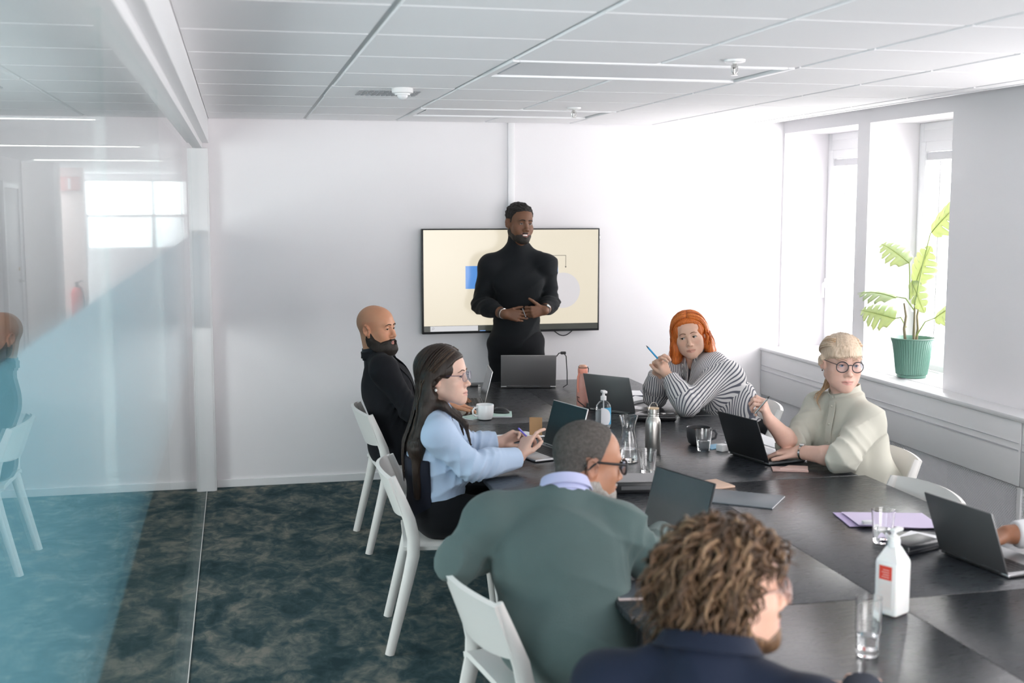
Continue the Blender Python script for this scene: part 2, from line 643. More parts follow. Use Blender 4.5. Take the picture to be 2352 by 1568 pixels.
# ------------------------------------------------------------------ glass partition on the left
part = thing('wall_left', kind='structure', loc=(0, 0, 0))
cuts = [-2.5, -.9, .75, 2.40, 4.05, 5.70, 6.95, 8.165]
for a, b in zip(cuts, cuts[1:]):
    MB().box((GX - .005, a + .002, .005), (GX + .005, b - .002, 2.285)).build('glass_pane', M_part, part, False)
    MB().box((GX - .0075, a + .002, 1.10), (GX - .006, b - .002, 1.732)).build('frosted_band', M_film, part, False)
MB().box((-.30, -2.5, 2.30), (-.165, 8.262, CZ + .05), .003).build('glass_header', M_trimw, part)
MB().box((-.275, -2.5, 2.262), (-.205, 8.262, 2.30), .003).build('head_rail', M_trimw, part)
MB().box((-.245, -2.5, 0), (-.233, 8.24, .0045)).build('floor_track', mat('track_white', (.80, .78, .76), .4), part)
MB().box((-.310, 8.165, 0), (-.170, 8.262, 2.262), .004).box((-.30, 8.158, 0), (-.18, 8.17, 2.262), .003).build('end_post', M_trimw, part)

# ------------------------------------------------------------------ corridor behind the glass
struct('wall_far', MB().box((-4.2, 22.1, 0), (.5, 22.3, 1.12)).box((-4.2, 22.1, 2.33), (.5, 22.3, 3)).box((-4.2, 22.1, 1.12), (-2.52, 22.3, 2.33)).box((-.28, 22.1, 1.12), (.5, 22.3, 2.33)), M_wall)
cor = MB().box((-2.62, -2.5, 0), (-2.5, 15.6, .8)).box((-2.62, -2.5, 2.3), (-2.5, 15.6, 3))
cor_fill_op = [(1.6, 3.2), (4.4, 6.0)]  # made-up openings out of view, bringing fill light from the left
_e = [-2.5] + [v for p in cor_fill_op for v in p] + [15.6]
for a, b in zip(_e[0::2], _e[1::2]):
    cor.box((-2.62, a, .8), (-2.5, b, 2.3))
for a, b in cor_fill_op:
    portal(-2.7, (a + b) / 2, 1.55, b - a, 1.5, (0, R(-90), 0))
struct('wall_corridor', cor.box((-4.2, 15.5, 0), (-2.5, 15.6, 3)).box((-4.2, 15.6, 0), (-4.1, 22.1, 3)), M_wall)
struct('wall_partition', MB().box((-.32, 8.42, 0), (-.24, 22.1, 3)), M_wall)
struct('ceiling_corridor', MB().box((-2.62, -2.5, CZ - .03), (-.30, 22.1, CZ + .045)), M_ceil)
for i, lab in enumerate(('lit strip light nearest in the corridor beyond the glass', 'lit strip light second along the corridor beyond the glass', 'lit strip light furthest along the corridor beyond the glass')):
    l = thing('corridor_light', lab, 'light', (-1.55, 7.9 + 3.6 * i, CZ - .03), 0, 'corridor strip lights')
    MB().box((-.75, -.035, -.012), (.75, .035, 0), .003).build('housing', M_trimw, l)
    MB().box((-.72, -.022, -.016), (.72, .022, -.011)).build('lit_tube', emit('strip_lamp_glow', (1, .93, .84), 4.5), l, False)
# ------------------------------------------------------------------ corridor furniture seen through the glass
def corridor_things():
    d = thing('door_1', kind='structure', loc=(-2.5, 14.6, 0))
    MB().box((0, -.52, 0), (.05, -.44, 2.16), .004).box((0, .44, 0), (.05, .52, 2.16), .004).box((0, -.44, 2.08), (.05, .44, 2.16), .004).build('door_frame', M_trimw, d)
    MB().box((.0, -.44, .01), (.03, .44, 2.08), .004).build('door_leaf', mat('door_grey_white', (.70, .71, .72), .5), d)
    MB().tube([(.03, .36, 1.02), (.075, .36, 1.02), (.08, .25, 1.02)], .009, 10).lathe([(.001, 0), (.024, 0), (.024, .008), (.001, .008)], 16, M=T(.03, .36, 1.02) @ Matrix.Rotation(PI / 2, 4, 'Y')).build('door_handle', M_chrome, d)
    MB().lathe([(.001, 0), (.022, 0), (.022, .012), (.001, .012)], 16, M=T(.03, .36, 1.16) @ Matrix.Rotation(PI / 2, 4, 'Y')).build('lock_rose', mat('brass', (.6, .45, .22), .3, 1), d)
    struct('wall_column', MB().box((-2.80, 16.2, 0), (-2.22, 16.8, 2.5)), mat('taupe_column', (.50, .48, .47), .7))
    struct('wall_nook', MB().box((-2.55, 18.6, 0), (-2.15, 18.8, 2.5)), mat('blush_wall', (.78, .66, .63), .7))
    e = thing('fire_extinguisher', 'red fire extinguisher hanging on the wall beyond the glass', 'extinguisher', (-2.28, 18.5, .22))
    MB().lathe([(.001, 0), (.075, 0), (.08, .02), (.08, .40), (.06, .46), (.03, .49), (.001, .49)], 24).build('cylinder', mat('signal_red', (.55, .05, .04), .35), e)
    MB().lathe([(.001, .48), (.025, .48), (.022, .56), (.001, .57)], 12).tube([(0, 0, .55), (.07, 0, .58), (.09, 0, .57)], .01, 8).tube([(0, 0, .53), (.07, 0, .47), (.095, 0, .30), (.09, 0, .12)], .012, 8).build('valve_and_hose', M_black, e)
    s = thing('exit_sign', 'pale red sign panel high on the wall beyond the glass', 'sign', (-2.33, 18.56, 2.20))
    MB().box((-.15, -.03, -.10), (.15, .03, .10), .006).build('sign_box', mat('faded_red', (.62, .30, .28), .5), s)
    MB().box((-.02, -.034, -.08), (.02, -.03, .08)).build('sign_mark', M_white, s, False)
    wdw = thing('window_8', kind='structure', loc=(-1.4, 22.2, 0))
    MB().box((-1.15, -.05, 1.10), (1.15, .05, 1.16), .004).box((-1.15, -.05, 1.68), (1.15, .05, 1.73), .004).box((-1.15, -.05, 2.30), (1.15, .05, 2.36), .004).box((-1.15, -.05, 1.1), (-1.1, .05, 2.36)).box((1.1, -.05, 1.1), (1.15, .05, 2.36)).box((-.03, -.05, 1.1), (.03, .05, 2.36)).build('window_frame', M_trimw, wdw)
    MB().box((-1.1, -.005, 1.15), (1.1, .005, 2.31)).build('window_pane', M_pane, wdw, False)
    MB().box((-1.1, .01, 1.15), (1.1, .016, 1.69)).build('frosted_pane', mat('frosted_white', (.8, .82, .84), .6, Transmission_Weight=.8), wdw, False)
    # blue lettering on the far pane
    lt = MB()
    for x0, pts in ((-.62, [(0, 0), (.10, 0), (.10, .18), (0, .18), (0, 0)]), (-.28, [(0, 0), (0, .18), (.10, .18), (.10, .09), (0, .09)])):
        lt.tube([(x0 + a, -.012, 1.80 + b) for a, b in pts], .012, 6)
    lt.build('window_lettering', mat('pale_blue_letters', (.35, .50, .75), .5), wdw, False)


corridor_things()


# ------------------------------------------------------------------ conference tables
def table(x0, y0, x1, y1, label):
    t = thing('conference_table', label, 'table', ((x0 + x1) / 2, (y0 + y1) / 2, 0), 0, 'black tables pushed together')
    a, b = (x1 - x0) / 2 - .001, (y1 - y0) / 2 - .0015
    MB().box((-a, -b, .708), (a, b, .73), .002).build('tabletop', M_table, t)
    for sx in (-1, 1):
        for sy in (-1, 1):
            MB().box((sx * (a - .07) - .02, sy * (b - .07) - .02, 0), (sx * (a - .07) + .02, sy * (b - .07) + .02, .708), .004).build('leg', M_black, t)
    for sy in (-1, 1):
        MB().box((-a + .09, sy * (b - .07) - .01, .668), (a - .09, sy * (b - .07) + .01, .706)).build('under_frame', M_black, t, False)
    return t


table(.97, 6.275, 1.775, 7.79, 'black table at the far left end in front of the presenter')
table(1.775, 6.275, 2.575, 7.79, 'black table at the far right end by the red-haired person')
table(1.01, 4.71, 1.82, 6.272, 'black table in the left middle under the white cup notebook side')
table(1.82, 4.71, 2.615, 6.272, 'black table in the right middle under the blonde person laptop')
table(1.07, 3.19, 1.85, 4.707, 'black table on the left beside the person in the green sweater')
table(1.85, 3.17, 2.645, 4.707, 'black table on the right under the grey laptop and purple folder')
table(1.08, 1.62, 1.87, 3.187, 'black table nearest left beside the curly-haired person')
table(1.87, 1.60, 2.66, 3.167, 'black table nearest right in the bottom corner under the white pump bottle')


# ------------------------------------------------------------------ chairs
def make_chair():
    c = thing('white_chair', 'x', 'chair', group='white meeting chairs')

    def upright(s):
        pts = [(-.265, s * .245, 0), (-.225, s * .243, .16), (-.185, s * .240, .32), (-.160, s * .238, .43), (-.158, s * .237, .50), (-.175, s * .236, .58), (-.205, s * .234, .66), (-.248, s * .232, .765)]
        return MB().tube(pts, [.015, .017, .019, .021, .021, .020, .017, .014], 10, flat=1.35, up=(0, 1, 0))
    for s in (-1, 1):
        upright(s).build('rear_leg', M_chair, c)
        MB().tube([(.235, s * .225, 0), (.215, s * .222, .2), (.195, s * .215, .40), (.17, s * .20, .438)], [.014, .017, .020, .018], 10, flat=1.3, up=(0, 1, 0)).build('front_leg', M_chair, c)

    def seat(u, v):
        x = -.20 + .42 * u
        y = (v - .5) * 2
        hw = .232 - .02 * (1 - u) - .05 * max(0, u - .85) / .15
        e = max(0, abs(y) - .8) / .2
        return (x, y * hw, .455 - .010 * math.sin(PI * min(1, u * 1.1)) * (1 - y * y) - .012 * e * e - .02 * max(0, (u - .88) / .12) ** 2)
    MB().sheet(seat, 16, 16, -.018).build('seat', M_chair, c)

    def back(u, v):
        y = (u - .5) * 2
        q = 1 - y * y
        z0 = .605 - .022 * q
        z1 = .768 + .012 * q
        z = z0 + (z1 - z0) * v
        xb = -.178 - .07 * (z - .58) / .19
        e = max(0, abs(v - .5) * 2 - .8) / .2
        return (xb - .045 * q + .0 * e, y * .243, z)
    MB().sheet(back, 20, 8, .017).build('backrest', M_chair, c)
    rl = MB()
    rl.box((-.17, -.225, .415), (-.14, .225, .442), .006).box((.15, -.20, .415), (.18, .20, .438), .006)
    rl.build('seat_rail', M_chair, c)
    return c


chair_spots = [(.916, 6.72, 2.4, 'white chair under the bald bearded person in the black jacket'),
               (.878, 5.167, -6, 'white chair under the long-haired person in the pale blue shirt'),
               (.912, 3.543, 8, 'white chair nearest the camera under the person in the green sweater'),
               (2.69, 6.40, 176, 'white chair behind the red-haired person in the striped shirt'),
               (2.68, 5.0, 184, 'white chair under the blonde person with round glasses'),
               (2.43, 4.28, 181, 'empty white chair pushed in under the table beyond the purple folder'),
               (2.80, 3.12, 186, 'white chair by the grey laptop at the right edge of the photo'),
               (.80, 2.05, 24, 'white chair at the bottom under the curly-haired person in navy')]
_c = make_chair()
for i, (x, y, a, lab) in enumerate(chair_spots):
    o = _c if i == 0 else copy_tree(_c)
    o.location = (x, y, 0)
    o.rotation_euler = (0, 0, R(a))
    o['label'] = lab


# ------------------------------------------------------------------ laptops
def laptop(loc, rz, w, d, tilt, lid_m, base_m, key_m, scr_m, label, ports=True):
    """hinge along local x at y=0, keys towards -y, lid leans back to +y"""
    t = thing('laptop', label, 'laptop', (loc[0], loc[1], .73), R(rz), 'laptops on the tables')
    MB().box((-w / 2, -d, .003), (w / 2, .0, .015), .004, seg=3).build('base', base_m, t)
    kb = MB()
    kw = w * .88
    n, rows = 14, 5
    for r in range(rows):
        y1 = -d * .10 - r * d * .095
        for c in range(n):
            x0 = -kw / 2 + c * kw / n
            if r == 4 and 4 <= c <= 8:
                if c == 4:
                    kb.box((x0 + .001, y1 - d * .083, .0151), (x0 + 5 * kw / n - .001, y1, .0165))
                continue
            kb.box((x0 + .001, y1 - d * .083, .0151), (x0 + kw / n - .001, y1, .0165))
    k = kb.build('keyboard', key_m, t, False)
    k['kind'] = 'stuff'
    MB().box((-w * .17, -d * .95, .0149), (w * .17, -d * .62, .0154)).build('trackpad', base_m, t, False)
    M = T(0, .0, .016) @ Matrix.Rotation(R(90 - tilt), 4, 'X')
    lo = MB().box((-w / 2, 0, 0), (w / 2, .006, d), .0025, M=M).build('lid', lid_m, t)
    MB().box((-w / 2 + .004, -.0012, .008), (w / 2 - .004, .0, d - .004), M=M).build('screen', scr_m, lo, False)
    MB().tube([(-w * .4, .004, .014), (w * .4, .004, .014)], .0055, 10).build('hinge', key_m, t)
    for s in (-1, 1):
        for yy in (-.02, -d + .02):
            MB().box((s * (w / 2 - .03) - .01, yy - .006, 0), (s * (w / 2 - .03) + .01, yy + .006, .004)).build('foot', M_black, t, False)
    return t


M_scr = mat('dark_screen', (.012, .016, .018), .12, spec=.6)
M_key = mat('black_keys', (.02, .02, .022), .5)
M_keyg = mat('grey_keys', (.10, .10, .105), .5)
M_blk = mat('matt_black_lid', (.010, .011, .013), .45)
M_sil = mat('silver_lid_bright', (.62, .62, .62), .35, .9)
laptop((1.802, 7.474), 167.5, .352, .225, 112, mat('grey_lid', (.36, .35, .35), .45, .7), M_sil, M_keyg, M_scr, 'light grey laptop open in front of the standing presenter')
laptop((1.385, 6.92), -97, .30, .205, 104, M_sil, M_spacegrey, M_key, M_scr, 'thin laptop seen edge-on in front of the bald person')
laptop((1.47, 5.47), -74.3, .315, .220, 106, M_sil, M_alu, M_key, M_scr, 'silver laptop with dark screen facing the long-haired person')
laptop((2.045, 6.455), 129, .31, .218, 108, M_spacegrey, M_alu, M_keyg, M_scr, 'space grey laptop beside the pink bottle, its lid turned to the camera')
laptop((2.277, 5.105), 104, .292, .212, 110, M_blk, mat('dark_grey_base', (.16, .17, .18), .4, .6), M_key, M_scr, 'matt black laptop open before the blonde person')
laptop((1.455, 3.915), -72, .33, .222, 106, M_blk, M_blk, M_key, M_scr, 'black laptop with dark glossy screen before the person in green')
laptop((2.316, 3.413), 98, .312, .216, 110, M_spacegrey, M_alu, M_key, M_scr, 'grey laptop by the purple folder, cut by the right edge of the photo')


# ------------------------------------------------------------------ things on the tables
ZT = .73


def P(name, label, cat, x, y, rz=0, z=ZT, group=None):
    return thing(name, label, cat, (x, y, z), R(rz), group)


# white cup
t = P('coffee_cup', 'white cup on mint green papers near the bald person', 'cup', 1.301, 6.41, 200, ZT + .005)
MB().lathe([(.001, .0), (.036, .0), (.040, .005), (.047, .03), (.049, .078), (.0475, .080), (.0455, .078), (.043, .03), (.036, .009), (.001, .008)], 36, close=False).build('cup_body', M_white, t)
MB().tube([(.045, 0, .066), (.066, 0, .066), (.078, 0, .052), (.076, 0, .034), (.062, 0, .022), (.043, 0, .020)], .0055, 10).build('handle', M_white, t)
mint = mat('mint_paper', (.52, .68, .62), .8)
t = P('mint_notepad', 'mint green notepad lying left under the white cup', 'notepad', 1.27, 6.50, 35)
MB().box((-.085, -.055, 0), (.085, .055, .004), .001).build('pages', M_paper, t)
MB().box((-.086, -.056, .004), (.086, .056, .005)).build('cover', mint, t, False)
t = P('mint_notebook', 'mint green notebook lying right of the white cup under the mouse', 'notebook', 1.405, 6.545, -12)
MB().box((-.075, -.085, 0), (.075, .085, .005), .001).build('pages', M_paper, t)
MB().box((-.076, -.086, .005), (.076, .086, .006)).build('cover', mint, t, False)
t = P('computer_mouse', 'black computer mouse just behind the white cup', 'mouse', 1.425, 6.575, 60, ZT + .006)
MB().ball((0, 0, .0), (.032, .052, .032), 20, 12).build('mouse_shell', M_black, t)
t.location.z = ZT + .006
for o in t.children:
    for q in o.data.vertices:
        q.co.z = max(q.co.z, 0)
MB().tube([(0, .022, .029), (0, .034, .025)], .004, 8).build('scroll_wheel', M_keyg, t)

# notebook by the dark haired person
t = P('open_notebook', 'white page notebook beside the silver laptop of the long-haired person', 'notebook', 1.335, 5.86, 26)
MB().box((-.15, -.085, 0), (.15, .085, .004), .001).build('cover', M_black, t)
MB().sheet(lambda u, v: (-.146 + .146 * u, -.081 + .162 * v, .007 + .004 * math.sin(PI * u)), 8, 2, .005).sheet(lambda u, v: (.146 * u, -.081 + .162 * v, .007 + .004 * math.sin(PI * u)), 8, 2, .005).build('pages', M_paper, t)


# pink bottle
t = P('pink_bottle', 'translucent pink water bottle with flip lid', 'bottle', 1.94, 6.70, 30)
pk = mat('pink_plastic', (.96, .60, .52), .25, Transmission_Weight=.55, IOR=1.2)
MB().lathe([(.001, 0), (.032, 0), (.035, .004), (.036, .06), (.0355, .13), (.034, .165), (.027, .195), (.026, .20), (.001, .20)], 32).build('bottle_body', pk, t)
MB().lathe([(.001, .003), (.0325, .004), (.0335, .06), (.033, .115), (.001, .115)], 32).build('bottle_drink', mat('pink_drink', (.95, .62, .56), .1, Transmission_Weight=.6, IOR=1.33), t)
MB().lathe([(.001, .198), (.0285, .198), (.029, .224), (.027, .227), (.001, .227)], 32).build('bottle_cap', mat('salmon_cap', (.80, .30, .21), .35), t)
MB().lathe([(.001, .227), (.026, .227), (.027, .236), (.018, .246), (.001, .248)], 24).build('flip_lid', mat('copper_lid', (.70, .38, .28), .25, .7), t)
MB().box((.024, -.012, .205), (.036, .012, .236), .004).tube([(.034, 0, .23), (.046, 0, .222), (.042, 0, .20), (.03, 0, .203)], .004, 8).build('lid_latch', M_black, t)
MB().tube([(-.03, 0, .20), (-.041, 0, .18), (-.042, 0, .12), (-.036, 0, .09)], .004, 8).build('carry_strap', mat('salmon_cap'), t)
t = P('cable_hub', 'black cable hub with lead at the foot of the grey laptop', 'hub', 1.965, 6.625, 20)
MB().box((-.035, -.03, 0), (.035, .03, .012), .004).lathe([(.001, .012), (.026, .012), (.022, .034), (.001, .036)], 20).build('hub_body', M_black, t)
MB().tube([(-.03, 0, .006), (-.08, .0, .004), (-.13, .03, .004)], .0035, 8).tube([(-.02, .028, .012), (-.045, .06, .04), (-.04, .075, .065), (-.02, .06, .05)], .003, 8).build('lead', M_black, t)

# small pump sanitiser
t = P('hand_gel_bottle', 'clear pump bottle of hand gel with blue and white label', 'bottle', 1.866, 6.05, 0)
MB().lathe([(.001, 0), (.037, 0), (.041, .004), (.042, .02), (.042, .10), (.038, .122), (.024, .138), (.014, .143), (.013, .150), (.001, .150)], 36, sy=.72).build('bottle_body', real_glass('gel_plastic', (.97, .985, 1), .05, 1.3), t)
MB().lathe([(.001, .004), (.038, .006), (.0395, .02), (.0395, .095), (.001, .096)], 36, sy=.70).build('gel', mat('pale_gel', (.90, .94, .97), .1, Transmission_Weight=.7, IOR=1.33), t)


def arc_label(r, a0, a1, z0, z1, sy, off, n=14):
    return MB().sheet(lambda u, v: ((r + off) * math.cos(a0 + (a1 - a0) * u), (r + off) * math.sin(a0 + (a1 - a0) * u) * sy, z0 + (z1 - z0) * v), n, 1, .0005)


arc_label(.042, R(-118), R(-28), .018, .108, .72, .0012).build('label_blue', mat('label_blue', (.10, .42, .66), .4), t)


def lens(u, v):
    z = .018 + .09 * v
    wdt = math.sqrt(max(0, 1 - ((v - .42) / .60) ** 2))
    a = R(-118) + (R(-118 + 76 * wdt) - R(-118)) * u
    return (.0441 * math.cos(a), .0441 * math.sin(a) * .72, z)


MB().sheet(lens, 12, 12, .0004).build('label_white', mat('label_white', (.84, .85, .88), .4), t)
MB().lathe([(.001, .146), (.016, .146), (.016, .166), (.008, .17), (.007, .186), (.001, .186)], 20).box((-.014, -.034, .184), (.012, .014, .198), .004).build('pump', M_white, t)
MB().tube([(0, 0, .146), (0, 0, .02)], .003, 8).build('dip_tube', M_white, t)


def vessel(name, prof_o, prof_i, water_z, label, cat, x, y, group=None, facets=36):
    t = P(name, label, cat, x, y, 0, ZT + .0005, group)
    MB().lathe(prof_o + list(reversed(prof_i)), facets, close=False).build('glass_wall', M_glassware, t, True, 60)
    if water_z:
        pr = [(r - .0006, z + .0004) for r, z in prof_i if z < water_z and r > .002]
        rl = np.interp(water_z, [z for r, z in prof_i], [r for r, z in prof_i]) - .0006
        MB().lathe([(.001, pr[0][1])] + pr + [(rl, water_z), (.001, water_z)], facets).build('water', M_water, t, True, 60)
    return t


vessel('carafe', [(.001, 0), (.042, 0), (.046, .005), (.046, .03), (.038, .10), (.029, .140), (.0275, .152), (.036, .185), (.0435, .212)],
       [(.001, .010), (.041, .011), (.0435, .03), (.0355, .10), (.0265, .140), (.025, .152), (.0335, .185), (.0410, .2125)], .06, 'glass carafe with a little water beside the steel bottle', 'carafe', 1.724, 5.20)
tum_o = [(.001, 0), (.029, 0), (.031, .003), (.041, .100)]
tum_i = [(.001, .012), (.027, .013), (.030, .03), (.0388, .1005)]
vessel('water_glass', tum_o, tum_i, 0, 'empty tumbler beside the glass carafe and steel bottle', 'glass', 1.736, 4.965, 'drinking glasses')
vessel('water_glass', tum_o, tum_i, .05, 'tumbler half full of water in front of the dark mug', 'glass', 2.155, 5.36, 'drinking glasses')
t = vessel('water_glass', [(r, z * 1.16) for r, z in tum_o], [(r, z * 1.16) for r, z in tum_i], .05, 'tumbler standing at the purple folder by the black case', 'glass', 2.17, 3.73, 'drinking glasses')
tall_o = [(.001, 0), (.027, 0), (.029, .004), (.030, .05), (.0305, .062), (.0335, .066), (.0335, .155)]
tall_i = [(.001, .016), (.025, .018), (.0275, .05), (.028, .062), (.031, .068), (.0315, .1555)]
vessel('water_glass', tall_o, tall_i, .055, 'tall stacked-looking glass nearest the camera by the white pump bottle', 'glass', 1.582, 2.775, 'drinking glasses')

# steel bottle
t = P('steel_bottle', 'brushed steel bottle with wooden cap and wire loop', 'bottle', 1.896, 5.35, 20)
br = mat('brushed_steel', (.55, .53, .50), .33, 1.0)
MB().lathe([(.001, 0), (.034, 0), (.037, .004), (.037, .140), (.034, .160), (.026, .175), (.0245, .18), (.0245, .198), (.001, .198)], 40).build('bottle_body', br, t)
MB().lathe([(.025, .181), (.0262, .183), (.025, .185)], 32, close=False).lathe([(.025, .19), (.0262, .192), (.025, .194)], 32, close=False).lathe([(.001, .198), (.0275, .198), (.0275, .214), (.001, .214)], 32).build('steel_collar', br, t)
MB().lathe([(.001, .214), (.027, .214), (.027, .219), (.001, .220)], 32).build('wooden_cap', mat('bamboo', (.62, .45, .27), .5), t)
MB().tube([(-.027 * math.cos(a), 0, .208 + .036 * math.sin(a)) for a in [k * PI / 10 for k in range(11)]], .0016, 6).build('wire_loop', M_chrome, t)

# dark mug
t = P('dark_mug', 'dark grey mug behind the tumbler of water', 'mug', 2.185, 5.50, -15)
mg = mat('charcoal_glaze', (.05, .05, .055), .4)
MB().lathe([(.001, 0), (.038, 0), (.050, .012), (.058, .04), (.060, .085), (.0585, .087), (.0565, .085), (.0545, .04), (.046, .015), (.001, .010)], 40, close=False).build('mug_body', mg, t)
MB().tube([(.057, 0, .072), (.078, 0, .072), (.088, 0, .055), (.082, 0, .034), (.056, 0, .024)], .006, 10).build('handle', mg, t)
MB().lathe([(.001, .070), (.056, .070), (.056, .071), (.001, .071)], 32).build('coffee', mat('black_coffee', (.02, .012, .008), .1), t)
# charger + blue pouch
t = P('charger', 'white plug with coiled cable beside the black laptop', 'charger', 2.243, 5.33, 25)
MB().box((-.028, -.022, 0), (.016, .022, .034), .006).build('plug_body', M_white, t)
MB().tube([(.022 + .016 * math.cos(a), .02 * math.sin(a) * 1.3, .008 + .0022 * a) for a in [k * .5 for k in range(28)]] + [(.07, -.02, .006), (.10, .0, .004)], .003, 6).build('cable', M_white, t)
t = P('blue_packet', 'flat light blue packet by the white plug and tumbler', 'packet', 2.237, 5.425, 15)
MB().sheet(lambda u, v: (-.05 + .10 * u, -.045 + .09 * v, .004 + .004 * math.sin(PI * u) * math.sin(PI * v)), 8, 8, .004).build('film', mat('packet_blue', (.24, .52, .74), .4), t)
# papers, books near red hair
t = P('clutch_case', 'shiny black case lying behind the steel bottle', 'case', 2.19, 6.20, -14)
MB().box((-.13, -.05, 0), (.13, .05, .034), .012, seg=3).build('case_body', mat('gloss_black_leather', (.010, .010, .012), .22), t)
MB().box((.05, -.012, .033), (.075, .012, .040), .003).tube([(.128, -.02, .02), (.142, -.02, .025), (.142, .01, .025), (.128, .01, .02)], .002, 6).build('clasp', M_chrome, t)
t = P('paper_stack', 'curled stack of white papers beside the space grey laptop', 'papers', 2.29, 6.80, 35)
for k in range(3):
    MB().sheet(lambda u, v, k=k: (-.075 + .15 * u, -.05 + .10 * v, .006 + .006 * k + .02 * max(0, u - .6) ** 1.5), 10, 2, .004).build('sheet', M_paper, t)
t = P('navy_notebook', 'navy notebook with white page on top near the red-haired person', 'notebook', 2.33, 7.06, -12)
MB().box((-.10, -.10, 0), (.10, .10, .012), .003).build('cover', mat('navy_cover', (.02, .03, .07), .5), t)
MB().box((-.096, -.096, .012), (.09, .096, .014)).build('page', M_paper, t, False)
t = P('white_sheet', 'white paper sheet lying beside the blonde person elbow', 'paper', 2.55, 5.50, 8)
MB().sheet(lambda u, v: (-.06 + .12 * u, -.20 + .40 * v, .0015 + .003 * u), 4, 4, .001).build('sheet', M_paper, t)
t = P('black_notepad', 'small black ring notepad behind the black laptop', 'notepad', 2.50, 5.66, 20, ZT + .006)
MB().box((-.05, -.045, 0), (.05, .045, .009), .002).build('pages', M_black, t)
for k in range(9):
    MB().tube([(-.044 + k * .011, -.045, .002), (-.044 + k * .011, -.051, .007), (-.044 + k * .011, -.043, .011)], .0012, 5).build('ring', M_chrome, t)
# phone in folding cover
t = P('pink_phone', 'phone in a rose coloured flip cover near the table edge', 'phone', 2.365, 4.865, -20)
rs = mat('rose_leather', (.55, .36, .32), .45)
MB().box((-.078, -.038, 0), (.078, .038, .009), .003).build('phone_body', rs, t)
MB().prism([(-.045, -.03), (.075, -.034), (.082, .036), (.0, .045)], .0095, .014).build('flip_cover', mat('rose_pale', (.66, .48, .43), .45), t, False)
# black case by the green sweater person
t = P('black_device', 'flat black device with pale top behind the glossy black laptop', 'device', 1.60, 4.66, -8)
MB().box((-.13, -.06, 0), (.13, .10, .045), .006).build('device_body', M_black, t)
MB().box((-.13, -.055, .045), (.13, .10, .048)).build('device_top_highlight', M_spacegrey, t, False)  # highlight on the black case, put into the colour as a grey sheet
MB().box((-.09, -.062, .015), (.10, -.059, .030)).build('device_slot', M_keyg, t, False)
# tan notebook with strap, grey folder
t = P('tan_notebook', 'tan notebook with a white strap beside the grey folder', 'notebook', 1.90, 4.66, 12)
MB().box((-.085, -.07, 0), (.085, .07, .009), .002).build('cover', mat('tan_cover', (.60, .42, .32), .6), t)
MB().box((-.045, -.072, .009), (-.015, .072, .012), .001).build('strap', M_paper, t)
t = P('grey_folder', 'flat dark grey folder lying right of the glossy black laptop', 'folder', 1.93, 4.43, -38)
MB().box((-.165, -.11, 0), (.165, .11, .005), .001).build('folder_cover', mat('slate_card', (.13, .15, .17), .45), t)
MB().box((.155, -.108, .001), (.167, .108, .003)).build('folder_pages', M_paper, t, False)
t = P('grey_tablet', 'grey tablet lying at the table edge beside the green sweater', 'tablet', 1.185, 3.40, -8)
MB().box((-.095, -.085, 0), (.095, .085, .008), .003).build('tablet_body', mat('rosy_rim', (.55, .45, .43), .4), t)
MB().box((-.09, -.08, .008), (.09, .08, .009)).build('tablet_glass', mat('grey_tablet_face', (.10, .11, .13), .3), t, False)
# purple folder etc
t = P('purple_folder', 'lilac paper folder lying beyond the tumbler on the right', 'folder', 2.33, 3.985, -16)
lil = mat('lilac_paper', (.52, .42, .66), .7)
MB().sheet(lambda u, v: (-.155 + .33 * u - .02 * v, -.10 + .20 * v, .005 + .003 * math.sin(7 * u) * (1 - v)), 12, 4, .003).build('back_cover', lil, t)
MB().sheet(lambda u, v: (-.125 + .30 * u - .02 * v, -.115 + .20 * v, .011 + .004 * math.sin(5 * u + 1) * (1 - v)), 12, 4, .0015).build('front_cover', mat('lilac_pale', (.62, .54, .72), .7), t)
t = P('eraser', 'small off-white block lying on the lilac folder', 'eraser', 2.225, 3.915, -8, ZT + .012)
MB().box((-.028, -.012, 0), (.028, .012, .014), .003).build('block', M_paper, t)
t = P('black_glasses_case', 'black zipped case beside the tumbler and white pump bottle', 'case', 2.225, 3.625, 20)
MB().box((-.085, -.05, 0), (.085, .05, .036), .01, seg=3).build('case_body', mat('black_leather', (.012, .014, .018), .35), t)
MB().box((-.0855, -.0505, .017), (.0855, .0505, .019)).build('zip', M_keyg, t, False)
t = P('white_paper', 'white paper with dark edge under the grey laptop by the lilac folder', 'paper', 2.345, 3.70, -55)
MB().box((-.11, -.07, 0), (.11, .07, .004)).build('backing', M_black, t, False)
MB().box((-.109, -.069, .004), (.109, .069, .005)).build('sheet', M_paper, t, False)
# big white sanitiser bottle
t = P('white_pump_bottle', 'tall white pump bottle with a red label square', 'bottle', 1.817, 3.06, 28)
wb = mat('white_polythene', (.84, .835, .83), .4, Subsurface_Weight=.15)
MB().box((-.037, -.037, 0), (.037, .037, .158), .008, seg=3).build('bottle_body', wb, t)
MB().lathe([(.049, .150), (.047, .158), (.022, .196), (.017, .20), (.017, .203), (.001, .203)], 4, M=Rz(PI / 4), close=False).lathe([(.018, .195), (.018, .216), (.012, .222), (.001, .222)], 24, close=False).build('bottle_shoulder', wb, t)
MB().lathe([(.001, .21), (.0165, .21), (.0165, .225), (.006, .23), (.005, .242), (.001, .242)], 20).box((-.010, -.010, .238), (.034, .010, .248), .003).build('pump', wb, t)
MB().box((-.0378, -.022, .02), (-.0370, .024, .146)).build('label', mat('label_offwhite', (.72, .70, .68), .6), t, False)
MB().box((-.0384, -.020, .105), (-.0378, .020, .145)).build('red_square', mat('label_red', (.70, .06, .035), .5), t, False)
tx = MB()
